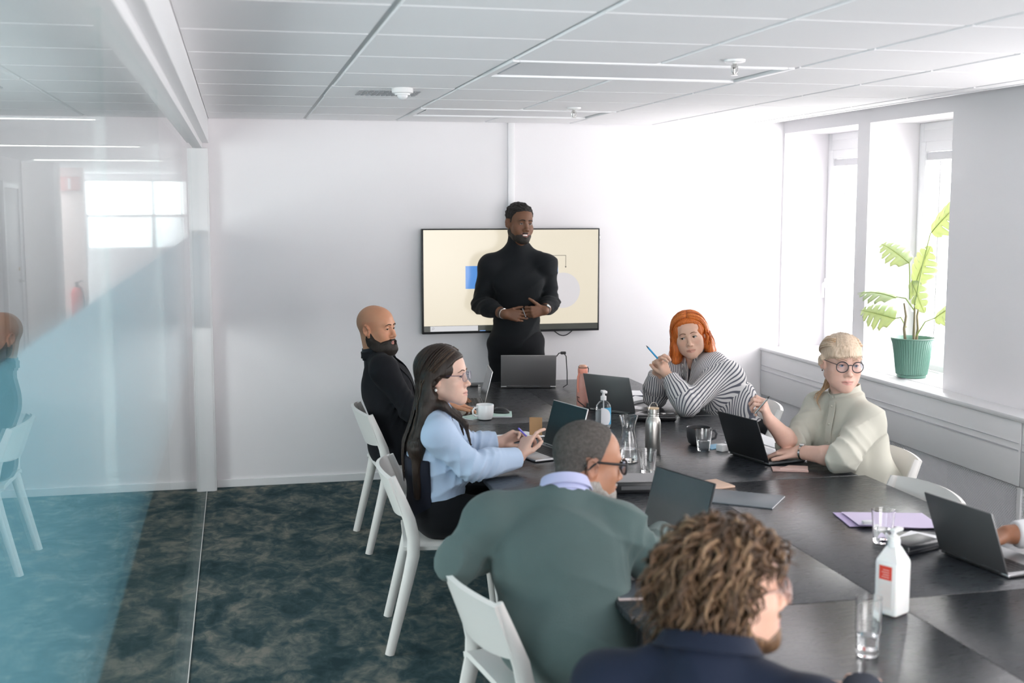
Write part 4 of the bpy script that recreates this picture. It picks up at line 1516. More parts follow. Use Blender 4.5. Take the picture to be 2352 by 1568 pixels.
class Person:
    """joints are world points; sides l and r are the person's own"""

    def __init__(self, label, J, head, skin, s=1.06, girth=1.0, arm=1.0, hands=None, shw=1.0, name='person', cover=None):
        self.J = {k: np.array(v, float) for k, v in J.items()}
        self.h, self.s, self.g, self.arm = head, s, girth, arm
        self.skin = skin
        J = self.J
        self.mid = (J['shl'] + J['shr']) / 2
        self.root = thing(name, label, 'person', (J['pel'][0], J['pel'][1], 0))
        self.inv = np.array((J['pel'][0], J['pel'][1], 0.0))
        side = unit(J['shr'] - J['shl'])
        sp = unit(J['neck'] - J['pel'])
        self.side = side
        self.fwd = unit(np.cross(sp, side)) * 1.0
        # right x up = forward check: right-hand side r, up u -> forward = u x r
        self.up = sp
        self.hands = hands or {}
        self.body()

    def torso(self, S_, g=0.0, k=.05, belly=0.0, bust=0.0, top=True, hips=True):
        J, s, G = self.J, self.s, self.g
        side, fwd, up = self.side, self.fwd, self.up
        hs = unit(J['hipr'] - J['hipl'])
        hf = unit(np.cross((0, 0, 1), hs))
        hw = np.linalg.norm(J['shr'] - J['shl']) / 2
        L = np.linalg.norm(J['neck'] - J['pel'])
        mid = self.mid
        a = mid - up * .10 * s - fwd * .005 * s
        m2 = J['pel'] + (J['neck'] - J['pel']) * .50
        m1 = J['pel'] + (J['neck'] - J['pel']) * .24
        S_.ell(a, ((hw * .86) * (1 + (G - 1) * .4), .108 * s * G, .150 * s), (side, fwd, up), k, grow=g)
        S_.ell(m2, (.150 * s * G, .108 * s * G, .150 * s), (unit(side + hs * .4), unit(fwd + hf * .3), up), k, grow=g)
        S_.ell(m1 + hf * belly * .4, (.142 * s * G, (.105 + belly) * s * G, .13 * s), (unit(side + hs), unit(fwd + hf), up), k, grow=g)
        if bust:
            for q in (-1, 1):
                S_.ell(mid - up * .155 * s + fwd * .085 * s + side * q * .075 * s, (.068 * s, .055 * s * bust, .065 * s), (side, fwd, up), .05, grow=g)
        if hips:
            S_.ell(J['pel'], (.168 * s * G, .118 * s * G, .105 * s), (hs, hf, V3(0, 0, 1)), k, grow=g)
        for q, sh in ((-1, J['shl']), (1, J['shr'])):
            S_.cap(J['neck'] - up * .015 + side * q * .03, sh + up * .012 * s, .040 * s, .048 * s, .04, grow=g)
            S_.ell(sh, (.062 * s * self.arm,) * 3, None, .03, grow=g)

    def arms(self, S_, g=0.0, upto=1.0, which='lr', k=.02, full=True):
        J, s, A = self.J, self.s, self.arm
        for q in which:
            sh, el, wr = J['sh' + q], J['el' + q], J['wr' + q]
            if full:
                S_.cap(sh, el, .054 * s * A, .042 * s * A, k, grow=g)
            if upto > 0:
                e = el + (wr - el) * upto
                re = .043 + (.029 - .043) * upto
                S_.cap(el, el + (wr - el) * min(.35, upto), .042 * s * A, .043 * s * A, k, grow=g)
                if upto > .35:
                    S_.cap(el + (wr - el) * .35, e, .043 * s * A, re * s * (.5 + .5 * A), k, grow=g)

    def legs(self, S_, g=0.0, k=.03, f=1.0):
        J, s = self.J, self.s
        for q in 'lr':
            S_.cap(J['hip' + q], J['kn' + q], .085 * s * f, .060 * s * f, k, grow=g)
            S_.cap(J['kn' + q], J['an' + q], .058 * s * f, .040 * s, k, grow=g)

    def body(self):
        J, s = self.J, self.s
        S_ = Solid()
        self.torso(S_, g=-.026)
        for q in 'lr':
            S_.cap(J['sh' + q], J['el' + q], .040 * s, .036 * s, .02)
        self.arms(S_, full=False)
        self.legs(S_, -.006)
        for q in 'lr':
            d = unit(J['to' + q] - J['an' + q])
            S_.cap(J['an' + q] - V3(0, 0, .02), J['to' + q], .036 * s, .028 * s, .03)
        self.hs = Solid()
        fine = []
        if self.h:
            self.h.add(self.hs, J['neck'])
            S_.p += self.hs.p
            c = self.h.c
            r = .135 * self.h.s
            fine.append((c - r - V3(0, 0, .01), c + r))
        self.tips = {}
        for q, hd in self.hands.items():
            n0 = len(S_.p)
            self.tips[q] = hand(S_, J['wr' + q], s=s * hd.pop('size', 1.0), **hd)
            pts = np.array([J['wr' + q]] + self.tips[q])
            fine.append((pts.min(0) - .035, pts.max(0) + .035))
        lo, hi = S_.bounds()
        ax = [axis(lo[i], hi[i], .016, [(a[i], b[i]) for a, b in fine], .0036) for i in range(3)]
        F = S_.grid(*ax)
        V, Q = nets(F, *ax)
        self.S = S_
        tint = np.zeros((len(V), 3))
        if self.h:
            Lc = self.h.L(V)
            sm = self.h.o['smile']
            xm = np.abs(Lc[:, 0])
            zc = -.0700 + .008 * sm * (xm / .026) ** 2
            lx = np.clip(1 - (xm / (.0255 + .004 * sm)) ** 2, 0, 1)
            lz = np.abs(Lc[:, 2] - zc + .0008) / (.0105 * (.35 + .65 * lx))
            tint[:, 0] = sstep(1.1, .75, lz) * sstep(0, .12, lx) * (Lc[:, 1] > .07)
            if not self.h.o['teeth']:
                tint[:, 1] = .75 * sstep(.0026, .0010, np.abs(Lc[:, 2] - zc + .0002)) * sstep(0, .15, lx) * (Lc[:, 1] > .07)
            ck = 1 - np.sqrt(((xm - .042) / .026) ** 2 + ((Lc[:, 2] + .028) / .022) ** 2)
            tint[:, 2] = np.maximum(sstep(0, .8, ck) * (Lc[:, 1] > .03), sstep(.066, .078, xm) * (Lc[:, 1] > -.04) * (np.abs(Lc[:, 2]) < .04))
            self.Lc, self.V = Lc, V
            if hasattr(self, 'tint_fn'):
                self.tint_fn(Lc, tint)
        self.tint = tint
        self.V, self.Q = V, Q
        self.obj = mesh_obj('body', V - self.inv, Q, self.skin, self.root, {'tint': tint})
        if self.h:
            self.eyes()

    def retint(self, fn):
        fn(self.h.L(self.V), self.tint)
        a = self.obj.data.attributes['tint']
        a.data.foreach_set('color', np.concatenate([self.tint, np.ones((len(self.V), 1))], 1).astype(np.float32).ravel())

    def eyes(self, iris=(.10, .06, .03), gaze=(0, 1, 0)):
        h = self.h
        g = unit(np.array(self.gaze if hasattr(self, 'gaze') else gaze) @ h.A)
        f = frame(g)
        m = MB()
        for q in (-1, 1):
            c = h.W((q * .031, .0745, .002)) - self.inv
            r = .0134 * h.s
            an = [0, .20, .42, .48, .9, 1.4, 2.0, 3.14]
            mi = [2, 1, 1, 0, 0, 0, 0]
            seg = 16
            for a0, a1, i_ in zip(an, an[1:], mi):
                vs = []
                for a_ in (a0, a1):
                    for k in range(seg):
                        t_ = 2 * PI * k / seg
                        vs.append(c + r * (f[1] * math.cos(a_) + math.sin(a_) * (f[0] * math.cos(t_) + f[2] * math.sin(t_))))
                m.add(vs, [(k, (k + 1) % seg, seg + (k + 1) % seg, seg + k) for k in range(seg)], i_)
        self.eye = m.build('eyes', [mat('eye_white', (.50, .48, .47), .25), mat('iris_%02d' % int(100 * getattr(self, 'iris', iris)[2]), getattr(self, 'iris', iris), .2), mat('pupil', (.005, .005, .005), .1)], self.root)

    def lashes(self, m, th=.0011):
        h = self.h
        mb = MB()
        for q in (-1, 1):
            pts = []
            for t in np.linspace(.05, PI - .05, 9):
                dx, dz = .0150 * math.cos(t), .0044 * h.o['open'] * math.sin(t) - .001
                y = .0745 + math.sqrt(max(1e-6, .0152 ** 2 * (1 - (dx / .0168) ** 2) - dz ** 2))
                pts.append(tuple(h.W((q * .0312 + dx, y, .0008 + dz)) - self.inv))
            mb.tube(pts, [th * h.s * (.5 + .8 * math.sin(PI * k / 8)) for k in range(9)], 6)
        return mb.build('eyelashes', m, self.root)

    def brows(self, m, th=.0042, z=.0245, arch=.004, inner=.012, outer=.048):
        h = self.h
        mb = MB()
        for q in (-1, 1):
            us = np.linspace(0, 1, 9)
            P = np.array([(q * (inner + (outer - inner) * u), .15, z + arch * math.sin(PI * min(1, u * 1.25) * .8) - .006 * max(0, u - .65) / .35) for u in us])
            Wp = h.surf(self.hs, P) - self.inv
            mb.tube([tuple(p) for p in Wp], [th * h.s * (.55 + .6 * math.sin(PI * (.15 + .8 * u))) * (1 - .45 * u) for u in us], 6, flat=.6)
        return mb.build('eyebrows', m, self.root)

    def shell(self, name, m, th_fn, step=.0035, pad=.05, extra=None, parent=None, relax_n=1, attrs=None):
        """mesh of the head surface pushed out by th_fn(local points)"""
        h = self.h
        r = (.16 + pad) * h.s
        lo, hi = h.c - r, h.c + r
        S_ = Solid()
        S_.p = list(self.hs.p) + (extra or [])
        ax = [np.arange(lo[i], hi[i], step) for i in range(3)]
        F = S_.grid(*ax)
        G = np.stack(np.meshgrid(*ax, indexing='ij'), -1)
        msk = np.abs(F) < .07
        th = np.full(F.shape, -.02, np.float32)
        Lg = h.L(G[msk])
        tv_ = th_fn(Lg)
        ear = (np.abs(Lg[:, 0]) > .0735 * h.o['wide']) & (Lg[:, 1] > -.034) & (Lg[:, 1] < .012) & (Lg[:, 2] > -.042) & (Lg[:, 2] < .026)
        th[msk] = np.where(ear & (name != 'hair_crown'), -.006, tv_) * h.s
        V, Q = nets(F - th, *ax)
        keep = th_fn(h.L(V)) > -.0018          # drop what lies buried under the skin
        Q = Q[keep[Q].any(1)]
        use = np.unique(Q)
        re_ = np.full(len(V), -1)
        re_[use] = np.arange(len(use))
        V, Q = V[use], re_[Q]
        if relax_n:
            V = relax(V, Q, relax_n, .4)
        return mesh_obj(name, V - self.inv, Q, m, parent or self.root, attrs(h.L(V)) if attrs else None)

    def cloth(self, name, m, S_, fold=None, step=.0075, cut=None, attrs=None, relax_n=1):
        lo, hi = S_.bounds(.03)
        ax = [np.arange(lo[i], hi[i] + step, step) for i in range(3)]
        F = S_.grid(*ax)
        if fold or cut:
            G = np.stack(np.meshgrid(*ax, indexing='ij'), -1)
            msk = np.abs(F) < .045
            if fold:
                F[msk] = F[msk] - fold(G[msk]).astype(np.float32)
            if cut:
                F = np.maximum(F, cut(G).astype(np.float32))
        V, Q = nets(F, *ax)
        if relax_n:
            V = relax(V, Q, relax_n, .35)
        return mesh_obj(name, V - self.inv, Q, m, self.root, attrs(V) if attrs else None)

    def folds(self, amp=.004, seed=1, joints=('ell', 'elr'), f=1.0):
        """creases: drag lines over the whole garment, stronger round the given joints"""
        J = self.J
        s = self.s

        def fn(P):
            wv = wav(P, 9, seed)
            base = .35 - np.abs(np.sin(P[..., 2] * 26 * f + 15 * f * (P @ self.side) + 2.4 * wv + seed)) ** .6
            h = amp * .9 * base * np.clip(wav(P, 7, seed + 3) * .7 + .45, 0, 1)
            for j in joints:
                d = np.sqrt(((P - J[j]) ** 2).sum(-1))
                g = np.exp(-(d / (.11 * s)) ** 2)
                ax = unit(J['wr' + j[-1]] - J['sh' + j[-1]]) if j[:2] == 'el' else V3(0, 0, 1)
                h = h + amp * 1.2 * g * (.5 - np.abs(np.sin((P @ ax) * 80 * f + 2.0 * wav(P, 20, seed + 7))) ** .7)
            return h + amp * .35 * wav(P, 30, seed + 11)
        return fn

    def shoes(self, m):
        J, s = self.J, self.s
        for q in 'lr':
            S_ = Solid()
            an, to = J['an' + q], J['to' + q]
            d = unit((to - an) * V3(1, 1, 0))
            fl = V3(an[0], an[1], 0)
            S_.cap(fl - d * .035 * s + V3(0, 0, .042), fl + d * .17 * s + V3(0, 0, .034), .042 * s, .036 * s, .02)
            S_.cap(an + V3(0, 0, .0), fl + d * .03 + V3(0, 0, .05), .043 * s, .045 * s, .02)
            z = lambda G: (.002 - G[..., 2])
            self.cloth('shoe', m, S_, None, .008, z)


def tube_lock(mb, pts, r0, r1, flat=.55, seg=6, mi=0, bulge=True):
    n = len(pts)
    rr = []
    for i in range(n):
        u = i / (n - 1)
        rr.append((r0 + (r1 - r0) * u) * (math.sin(PI * min(1, .25 + u * .75)) ** .5 if bulge else 1) + .0006)
    mb.tube([tuple(p) for p in pts], rr, seg, mi, flat)
# ------------------------------------------------------------------ garments shared by the people
def march(S_, P, D, n=30, off=0.0):
    P = np.array(P, float).reshape(-1, 3)
    D = np.array(D, float).reshape(-1, 3)
    D = D / np.linalg.norm(D, axis=1, keepdims=True)
    for _ in range(n):
        P = P + D * ((S_.at(P) - off) * .8)[:, None]
    return P


def push_out(S_, P, off):
    P = np.array(P, float)
    for _ in range(3):
        d = S_.at(P)
        m = d < off
        if not m.any():
            break
        e = .004
        g = np.stack([S_.at(P + np.eye(3)[i] * e) - S_.at(P - np.eye(3)[i] * e) for i in range(3)], 1)
        g = g / (np.linalg.norm(g, axis=1, keepdims=True) + 1e-9)
        P = P + np.where(m, off - d, 0)[:, None] * g
    return P


def sleeve_end(p, q, upto):
    J = p.J
    ax = unit(J['wr' + q] - J['el' + q])
    return J['el' + q] + (J['wr' + q] - J['el' + q]) * upto, ax


def top_solid(p, g=.013, upto=.92, belly=0, bust=0, cuff=.0, k=.05, slack=0.0):
    S_ = Solid()
    p.torso(S_, g, k, belly, bust)
    S_.cap(p.J['neck'] - p.up * .07, p.J['neck'] - p.up * .004, .082, .064, .03, grow=g * .6)
    p.arms(S_, g * .9 + slack, upto, k=.03)
    if cuff:
        for q in 'lr':
            e, ax = sleeve_end(p, q, upto)
            r = (.043 + (.029 - .043) * upto) * p.s * p.arm + g * .9 + cuff
            S_.cap(e - ax * .05, e, r, r * .96, .008)
    return S_


def top_cut(p, upto=.92, hem=None, vee=None, neck=None):
    ends = [sleeve_end(p, q, upto) for q in 'lr']

    def fn(G):
        c = np.full(G.shape[:-1], -1.0)
        for e, ax in ends:
            d = G - e
            c = np.maximum(c, np.minimum(d @ ax, .10 - np.sqrt((d ** 2).sum(-1))))
        if hem is not None:
            c = np.maximum(c, hem - G[..., 2])
        if vee is not None:
            z0, z1, w = vee          # bottom and top of the opening along the spine, half width at the top
            d = G - p.J['neck']
            h = d @ p.up
            u = np.clip((h - z0) / (z1 - z0), 0, 1.3)
            c = np.maximum(c, np.minimum(np.minimum(d @ p.fwd - .0, w * u - np.abs(d @ p.side)), h - z0))
        if neck is not None:
            d = G - p.J['neck']
            c = np.maximum(c, d @ p.up - neck - .25 * np.maximum(-(d @ p.fwd), -.03))
        return c
    return fn


def collar(p, m, r0=.062, h=.036, flare=.020, gap=38, drop=.03, centre=None, up=None, fwd=None, name='collar', th=.003, sx=1.0):
    """turned-down collar round the neck, open in front"""
    c = np.array(centre if centre is not None else p.J['neck'] + p.up * .022 + p.fwd * .004)
    u = unit(up if up is not None else p.up)
    f = np.array(fwd if fwd is not None else p.fwd)
    f = unit(f - u * (f @ u))
    r = np.cross(f, u)
    prof = [(r0 + .003, -.012), (r0, h * .5), (r0 - .002, h), (r0 + .004, h + .003), (r0 + flare * .6, h * .55), (r0 + flare, h * .08)]
    g = R(gap) / 2

    def fn(a, b):
        t = g + (2 * PI - 2 * g) * a
        i = b * (len(prof) - 1)
        k = min(int(i), len(prof) - 2)
        w = i - k
        rr = prof[k][0] * (1 - w) + prof[k + 1][0] * w
        z = prof[k][1] * (1 - w) + prof[k + 1][1] * w
        front = max(0, math.cos(t)) ** 3
        z -= drop * front * (1 + .8 * max(0, b - .5))
        rr *= 1 + .18 * front
        return c + p.s * ((f * math.cos(t) * 1.02 + r * math.sin(t) * sx) * rr + u * z) - p.inv
    return MB().sheet(fn, 36, 10, th).build(name, m, p.root, True, 70)


def stand_collar(p, m, r0=.06, h=.036, gap=10, drop=.02, centre=None, name='collar', tilt=0.0):
    c = np.array(centre if centre is not None else p.J['neck'] + p.up * .015)
    u, f = p.up, p.fwd
    r = np.cross(f, u)
    g = R(gap) / 2

    def fn(a, b):
        t = g + (2 * PI - 2 * g) * a
        z = -.02 + (h + .02) * b - drop * max(0, math.cos(t)) ** 2
        return c + p.s * ((f * math.cos(t) + r * math.sin(t)) * (r0 + .006 * (1 - b) + .004 * b * b) + u * z) - p.inv
    return MB().sheet(fn, 36, 5, .003).build(name, m, p.root, True, 70)


def trousers(p, m, g=.012, f=1.0, step=.013):
    S_ = Solid()
    J, s, G = p.J, p.s, p.g
    hs = unit(J['hipr'] - J['hipl'])
    hf = unit(np.cross((0, 0, 1), hs))
    S_.ell(J['pel'], (.170 * s * G, .122 * s * G, .105 * s), (hs, hf, V3(0, 0, 1)), .05, grow=g)
    p.legs(S_, g, .04, f)
    lo = min(J['anl'][2], J['anr'][2]) - .02
    return p.cloth('trousers', m, S_, lambda P: .003 * wav(P, 26, 5) + .0025 * np.sin(P[..., 2] * 60 + 2 * wav(P, 14, 2)), step, lambda Gd: lo - Gd[..., 2])


def strip(p, S_, pts, D, w, m, name, off=.002, th=.002, sidev=None, taper=None):
    """flat band laid on a garment: pts world points outside, marched along D to the surface"""
    P = march(S_, pts, D, off=off)
    n = len(P)
    rows = []
    for i in range(n):
        t = unit(P[min(i + 1, n - 1)] - P[max(i - 1, 0)])
        sd = unit(np.cross(t, -unit(D))) if sidev is None else unit(sidev)
        ww = w * (taper[i] if taper is not None else 1)
        rows.append((P[i] - sd * ww / 2, P[i] + sd * ww / 2))
    rows = [(march(S_, [a - unit(D) * .03], D, off=off)[0], march(S_, [b - unit(D) * .03], D, off=off)[0]) for a, b in rows]
    return MB().sheet(lambda u, v: (rows[int(round(u * (n - 1)))][0] * (1 - v) + rows[int(round(u * (n - 1)))][1] * v) - p.inv, n - 1, 3, th).build(name, m, p.root, True, 60)


def rim(c, f, r_, u, w, h, pw=2.3, n=32):
    """superellipse outline points"""
    out = []
    for i in range(n + 1):
        t = 2 * PI * i / n
        ct, st = math.cos(t), math.sin(t)
        out.append(c + r_ * (w * abs(ct) ** (2 / pw) * (1 if ct > 0 else -1)) + u * (h * abs(st) ** (2 / pw) * (1 if st > 0 else -1)))
    return out


def glasses(p, m, w=.0245, h=.0205, rad=.0016, pw=2.1, z=.0, y=.1075, top=1.0, lens=True, temple=.0022, name='eyeglasses', sep=.0335):
    h_ = p.h
    g = thing(name)
    del_ = g
    g.parent = p.root
    inv = p.inv
    s = h_.s
    r_, f, u = h_.A
    mb = MB()
    for q in (-1, 1):
        c = h_.W((q * sep, y - .004, z)) - inv
        rr = unit(r_ - q * f * .12)
        ring = rim(c, f, rr * s, u * s, w, h, pw)
        mb.tube([tuple(x) for x in ring], rad * s, 8, up=tuple(f))
        if lens:
            lv = [tuple(x) for x in ring[:-1]]
            MB().add(lv + [tuple(np.array(x) - f * .0015 * s) for x in lv], [tuple(range(len(lv))), tuple(range(2 * len(lv) - 1, len(lv) - 1, -1))] + [(i, (i + 1) % len(lv), len(lv) + (i + 1) % len(lv), len(lv) + i) for i in range(len(lv))]).build('lens', MATS.get('spectacle_lens') or thin_glass('spectacle_lens', (.97, .97, .99)), g, False)
        hinge = h_.W((q * (sep + w), y - .010, z + h * .45)) - inv
        ear = h_.W((q * .0775 * h_.o['wide'] + q * .004, -.004, z + .013)) - inv
        tip = h_.W((q * .078 * h_.o['wide'] + q * .003, -.030, z - .012)) - inv
        mb.tube([tuple(hinge), tuple(hinge * .5 + ear * .5 + r_ * q * .002), tuple(ear), tuple(tip)], [temple * s * 1.1, temple * s, temple * s, temple * s], 8, flat=.6)
    a = h_.W((-(sep - w) - .001, y - .001, z + h * .35)) - inv
    b = h_.W(((sep - w) + .001, y - .001, z + h * .35)) - inv
    c = (a + b) / 2 + f * .003 * s + u * .002 * s
    mb.tube([tuple(a), tuple(c), tuple(b)], rad * s * 1.1, 8)
    mb.build('spectacle_frame', m, g)
    return g


def band(p, q, back, r, w, m, name, face=None, sx=1.0):
    """bracelet or watch strap round the forearm"""
    J = p.J
    ax = unit(J['wr' + q] - J['el' + q])
    c = J['wr' + q] - ax * back
    f = frame(ax, (0, 0, 1) if abs(ax[2]) < .9 else (1, 0, 0))
    prof = [(r, -w / 2), (r + .003, -w / 2 + .001), (r + .003, w / 2 - .001), (r, w / 2)]
    mb = MB()
    vs, fs, seg = [], [], 24
    for rr, z in prof:
        for k in range(seg):
            t = 2 * PI * k / seg
            vs.append(c + (f[0] * math.cos(t) * sx + f[2] * math.sin(t)) * rr * p.s + ax * z - p.inv)
    for j in range(4):
        for k in range(seg):
            fs.append((j * seg + k, j * seg + (k + 1) % seg, ((j + 1) % 4) * seg + (k + 1) % seg, ((j + 1) % 4) * seg + k))
    o = mb.add(vs, fs).build(name, m, p.root)
    if face is not None:
        d, rad, fm = face
        d = unit(np.array(d, float) - ax * (np.array(d, float) @ ax))
        cc = c + d * (r + .002) * p.s - p.inv
        a = frame(d, ax)
        M = Matrix([[a[0][i], a[2][i], d[i], cc[i]] for i in range(3)] + [[0, 0, 0, 1]])
        MB().lathe([(.0005, 0), (rad, 0), (rad, .006), (rad * .8, .0075), (.0005, .0075)], 24, M=M).build('watch_face', fm, o)
    return o


def pen(name, label, a, b, m, tipm, rad=.0042, cat='pen'):
    t = thing(name, label, cat, tuple(a))
    a, b = np.array(a, float), np.array(b, float)
    d = b - a
    MB().tube([(0, 0, 0), tuple(d * .08), tuple(d * .86)], [rad * .9, rad, rad], 10).build('barrel', m, t)
    MB().tube([tuple(d * .86), tuple(d * .97), tuple(d)], [rad * .9, rad * .35, rad * .2], 10).build('tip', tipm, t)
    return t


seat_legs = lambda pel, hip, fw, kn=.43, spread=.10, kz=.525, side=None, ank=-.05: {}


def sit(pel, fwd, knee=.44, sp=.10, kz=.535, ank=-.04, hw=.095):
    """hips, knees, ankles and toes of somebody seated facing fwd (horizontal)"""
    f = unit(V3(fwd[0], fwd[1], 0))
    r = np.cross(f, V3(0, 0, 1))
    pel = np.array(pel, float)
    d = {'pel': pel}
    for q, s in (('l', -1), ('r', 1)):
        hip = pel + r * s * hw - V3(0, 0, .015)
        k = pel + f * knee + r * s * (hw + sp * .4)
        k[2] = kz
        a = k + f * ank
        a[2] = .085
        t = a + f * .15
        t[2] = .045
        d['hip' + q], d['kn' + q], d['an' + q], d['to' + q] = hip, k, a, t
    return d


M_blackcloth = fabric('black_wool', (.009, .010, .013), 500, .85, sheen=.03)
M_blackknit = fabric('black_knit', (.008, .010, .012), 420, .8, bump=.3, sheen=.04)
M_trous = fabric('black_trouser_cloth', (.008, .009, .011), 500, .9, sheen=.03)
M_shoe = mat('black_shoe_leather', (.012, .012, .013), .4)
M_darkshirt = fabric('dark_polo', (.018, .022, .028), 600, .9)
M_beard = hair_mat('black_beard', (.010, .008, .007), (.035, .026, .020), (120, 120, 40), .6)
M_pupil = None

# ------------------------------------------------------------------ the presenter, standing
hd = Head((1.860, 7.985, 1.775), 286, -3, 3, 1.07, wide=.99, smile=1.0, teeth=True, lip=1.15, nose=1.15)
J = dict(neck=(1.866, 8.03, 1.575), shr=(1.672, 8.035, 1.487), shl=(2.045, 7.985, 1.487), elr=(1.605, 8.06, 1.225), ell=(2.088, 8.00, 1.235),
         wrr=(1.722, 7.815, 1.178), wrl=(1.985, 7.785, 1.200), pel=(1.850, 8.03, .975), hipl=(1.945, 8.02, .93), hipr=(1.752, 8.04, .93),
         knl=(1.96, 8.02, .52), knr=(1.745, 8.04, .52), anl=(1.97, 8.06, .085), anr=(1.735, 8.08, .085), tol=(2.0, 7.92, .045), tor=(1.71, 7.93, .045))
Person.iris = (.05, .025, .012)
Person.gaze = (.10, 1, 0)
presenter = Person('person standing in front of the screen in a black turtleneck, smiling with hands clasped', J, hd,
                   skin_mat('deep_brown_skin', (.165, .075, .040), (.26, .10, .085), (.02, .014, .012)), 1.06, 1.0, 1.12,
                   dict(r=dict(D=(.93, -.30, -.12), N=(.18, .95, -.05), side=-1, curl=(.35, .42, .48, .55), thumb=(.2, .2, .5), spread=.02),
                        l=dict(D=(-.95, -.22, -.10), N=(-.15, .95, .0), side=1, curl=(.9, .95, 1.0, 1.05), thumb=(.45, .1, .05), spread=.02)))
p = presenter
S_ = top_solid(p, .011, .80, k=.045)
for sg in (-1, 1):
    S_.ell(p.mid - p.up * .115 + p.fwd * .075 + p.side * sg * .085, (.085, .05, .065), (p.side, p.fwd, p.up), .05)
S_.cap(p.J['neck'] - V3(0, 0, .05), p.h.W((0, -.014, -.108)), .080, .064, .035)
for sg in (-1, 1):
    S_.cap(p.J['neck'] + p.up * .012 + p.side * sg * .045, p.mid + p.side * sg * .15 - p.up * .0, .050, .045, .05)
S_.cap(p.J['pel'] + V3(0, 0, .05), p.J['pel'] - V3(0, 0, .02), .135, .14, .05, flat=((0, 1, 0), .8))
fo = p.folds(.009, 3)
p.cloth('turtleneck', M_blackknit, S_, fo, .007, top_cut(p, .80, .935))
trousers(p, M_trous, .010)
p.shoes(M_shoe)
zl = lambda y: np.interp(y, [-.12, -.09, -.05, -.015, .02, .032, .055, .085, .12], [-.045, -.045, -.030, -.012, -.020, .030, .064, .079, .085])
M_afro = hair_mat('black_curls', (.006, .005, .005), (.022, .018, .016), (160, 160, 160), .75, 1)
p.shell('hair', M_afro, lambda L: np.where(True, sstep(-.004, .022, L[:, 2] - zl(L[:, 1])) * (.0040 + .010 * sstep(.0, .09, L[:, 2]) + .0045 * wav(L, 260, 2) * sstep(.01, .06, L[:, 2])) - .004, 0), .003)


def beard_th(L, t=.007, zt=-.030, mus=True, lipr=(.024, .0125), lipz=-.070, chin=.004, side=.0, cheek=.85):
    x, y, z = np.abs(L[:, 0]), L[:, 1], L[:, 2]
    line = np.interp(y, [-.03, .0, .03, .06, .085, .11], [-.03, .005 * cheek - .01, -.046, -.064, -.054, -.048]) + side
    a = sstep(.0, .020, line - z) * sstep(-.030, -.012, y + .15 * np.minimum(0, z + .06))
    jz = np.interp(y, [-.02, .0, .03, .066, .09], [-.070, -.090, -.108, -.128, -.135]) - .006 * (t > .008)
    a = a * sstep(-.010, .006, z - jz)
    lip = 1 - np.sqrt((x / lipr[0]) ** 2 + ((z - lipz) / lipr[1]) ** 2)
    a = a * (1 - sstep(-.05, .25, lip))
    if mus:
        mu = (1 - np.sqrt((x / .029) ** 2 + ((z + .0560 + .10 * np.maximum(0, x - .012)) / .0070) ** 2)) * (y > .05) * (y < .1005)
        a = np.maximum(a, sstep(0, .4, mu))
    else:
        a = a * (1 - sstep(0, .3, 1 - np.sqrt((x / .030) ** 2 + ((z + .055) / .010) ** 2)))
    nose = (y > .088) & (z > -.052)
    a = np.where(nose, 0, a)
    return a * (t + chin * sstep(-.07, -.11, z)) * 1.0 + a * .0012 * wav(L * np.array([1, 1, .35]), 210, 4) - .0030 * (1 - a)


p.shell('beard', M_beard, lambda L: beard_th(L, .0026, chin=.006), .003)
p.brows(M_beard, .0062, .0215)
p.lashes(M_black)
MB().sheet(lambda u, v: (p.h.W((-.019 + .038 * u, .0892 - .006 * (2 * u - 1) ** 2, -.0650 - .0075 * v)) - p.inv), 10, 2, -.002).build('teeth', mat('tooth_white', (.78, .76, .72), .3), p.root)
for bk, w_, m_ in ((.045, .012, M_black), (.028, .010, mat('leather_dark', (.05, .045, .04), .5)), (.012, .006, M_chrome)):
    band(p, 'r', bk, .0315, w_, m_, 'bracelet')
band(p, 'l', .018, .0315, .016, M_black, 'watch', ((.2, -1, .5), .017, mat('watch_silver', (.75, .75, .74), .2, .8)))
_t = march(presenter.S, [(1.848, 7.60, 1.182)], (0, 1, 0), off=.0035)[0]
pen('clicker', 'slim grey pointer pen held in the clasped hands of the standing presenter', tuple(_t + V3(-.014, .001, .034)), tuple(_t + V3(.012, -.001, -.032)), M_spacegrey, M_black, .004)

# ------------------------------------------------------------------ bald person in the black jacket
hd = Head((.748, 6.72, 1.212), -38, 2, 0, 1.07, wide=1.02, jaw=1.05, smile=.6, open_=.75, nose=1.1)
J = dict(neck=(.748, 6.725, 1.062), shr=(.765, 6.545, 1.000), shl=(.80, 6.90, .995), elr=(.90, 6.50, .785), ell=(.96, 6.99, .785), wrr=(1.125, 6.60, .790), wrl=(1.16, 6.935, .788),
         **sit((.875, 6.72, .572), (1, .03)))
Person.iris = (.10, .06, .03)
Person.gaze = (.25, 1, 0)
bald = Person('bald bearded person seated on the left in a black jacket, looking right', J, hd, skin_mat('tan_skin', (.60, .29, .17), (.50, .20, .16), (.10, .07, .06)), 1.06, 1.06, 1.0,
              dict(r=dict(D=(.95, .15, -.12), N=(.1, .0, -1), side=1, curl=(.28, .3, .33, .35), thumb=(.35, .15, .1), spread=.08),
                   l=dict(D=(.97, -.12, -.10), N=(.1, .0, -1), side=-1, curl=(.25, .28, .3, .33), thumb=(.5, .1, .1), spread=.10)))
p = bald
S_ = top_solid(p, .004, .5)
S_.cap(p.J['neck'] - p.up * .05, p.J['neck'] + p.up * .01, .075, .068, .03)
p.cloth('polo_shirt', M_darkshirt, S_, None, .014)
S_ = top_solid(p, .016, .93, k=.05, slack=.0)
S_.ell(p.J['pel'] + V3(-.03, 0, -.02), (.15, .20, .16), None, .06)
fo = p.folds(.010, 8)
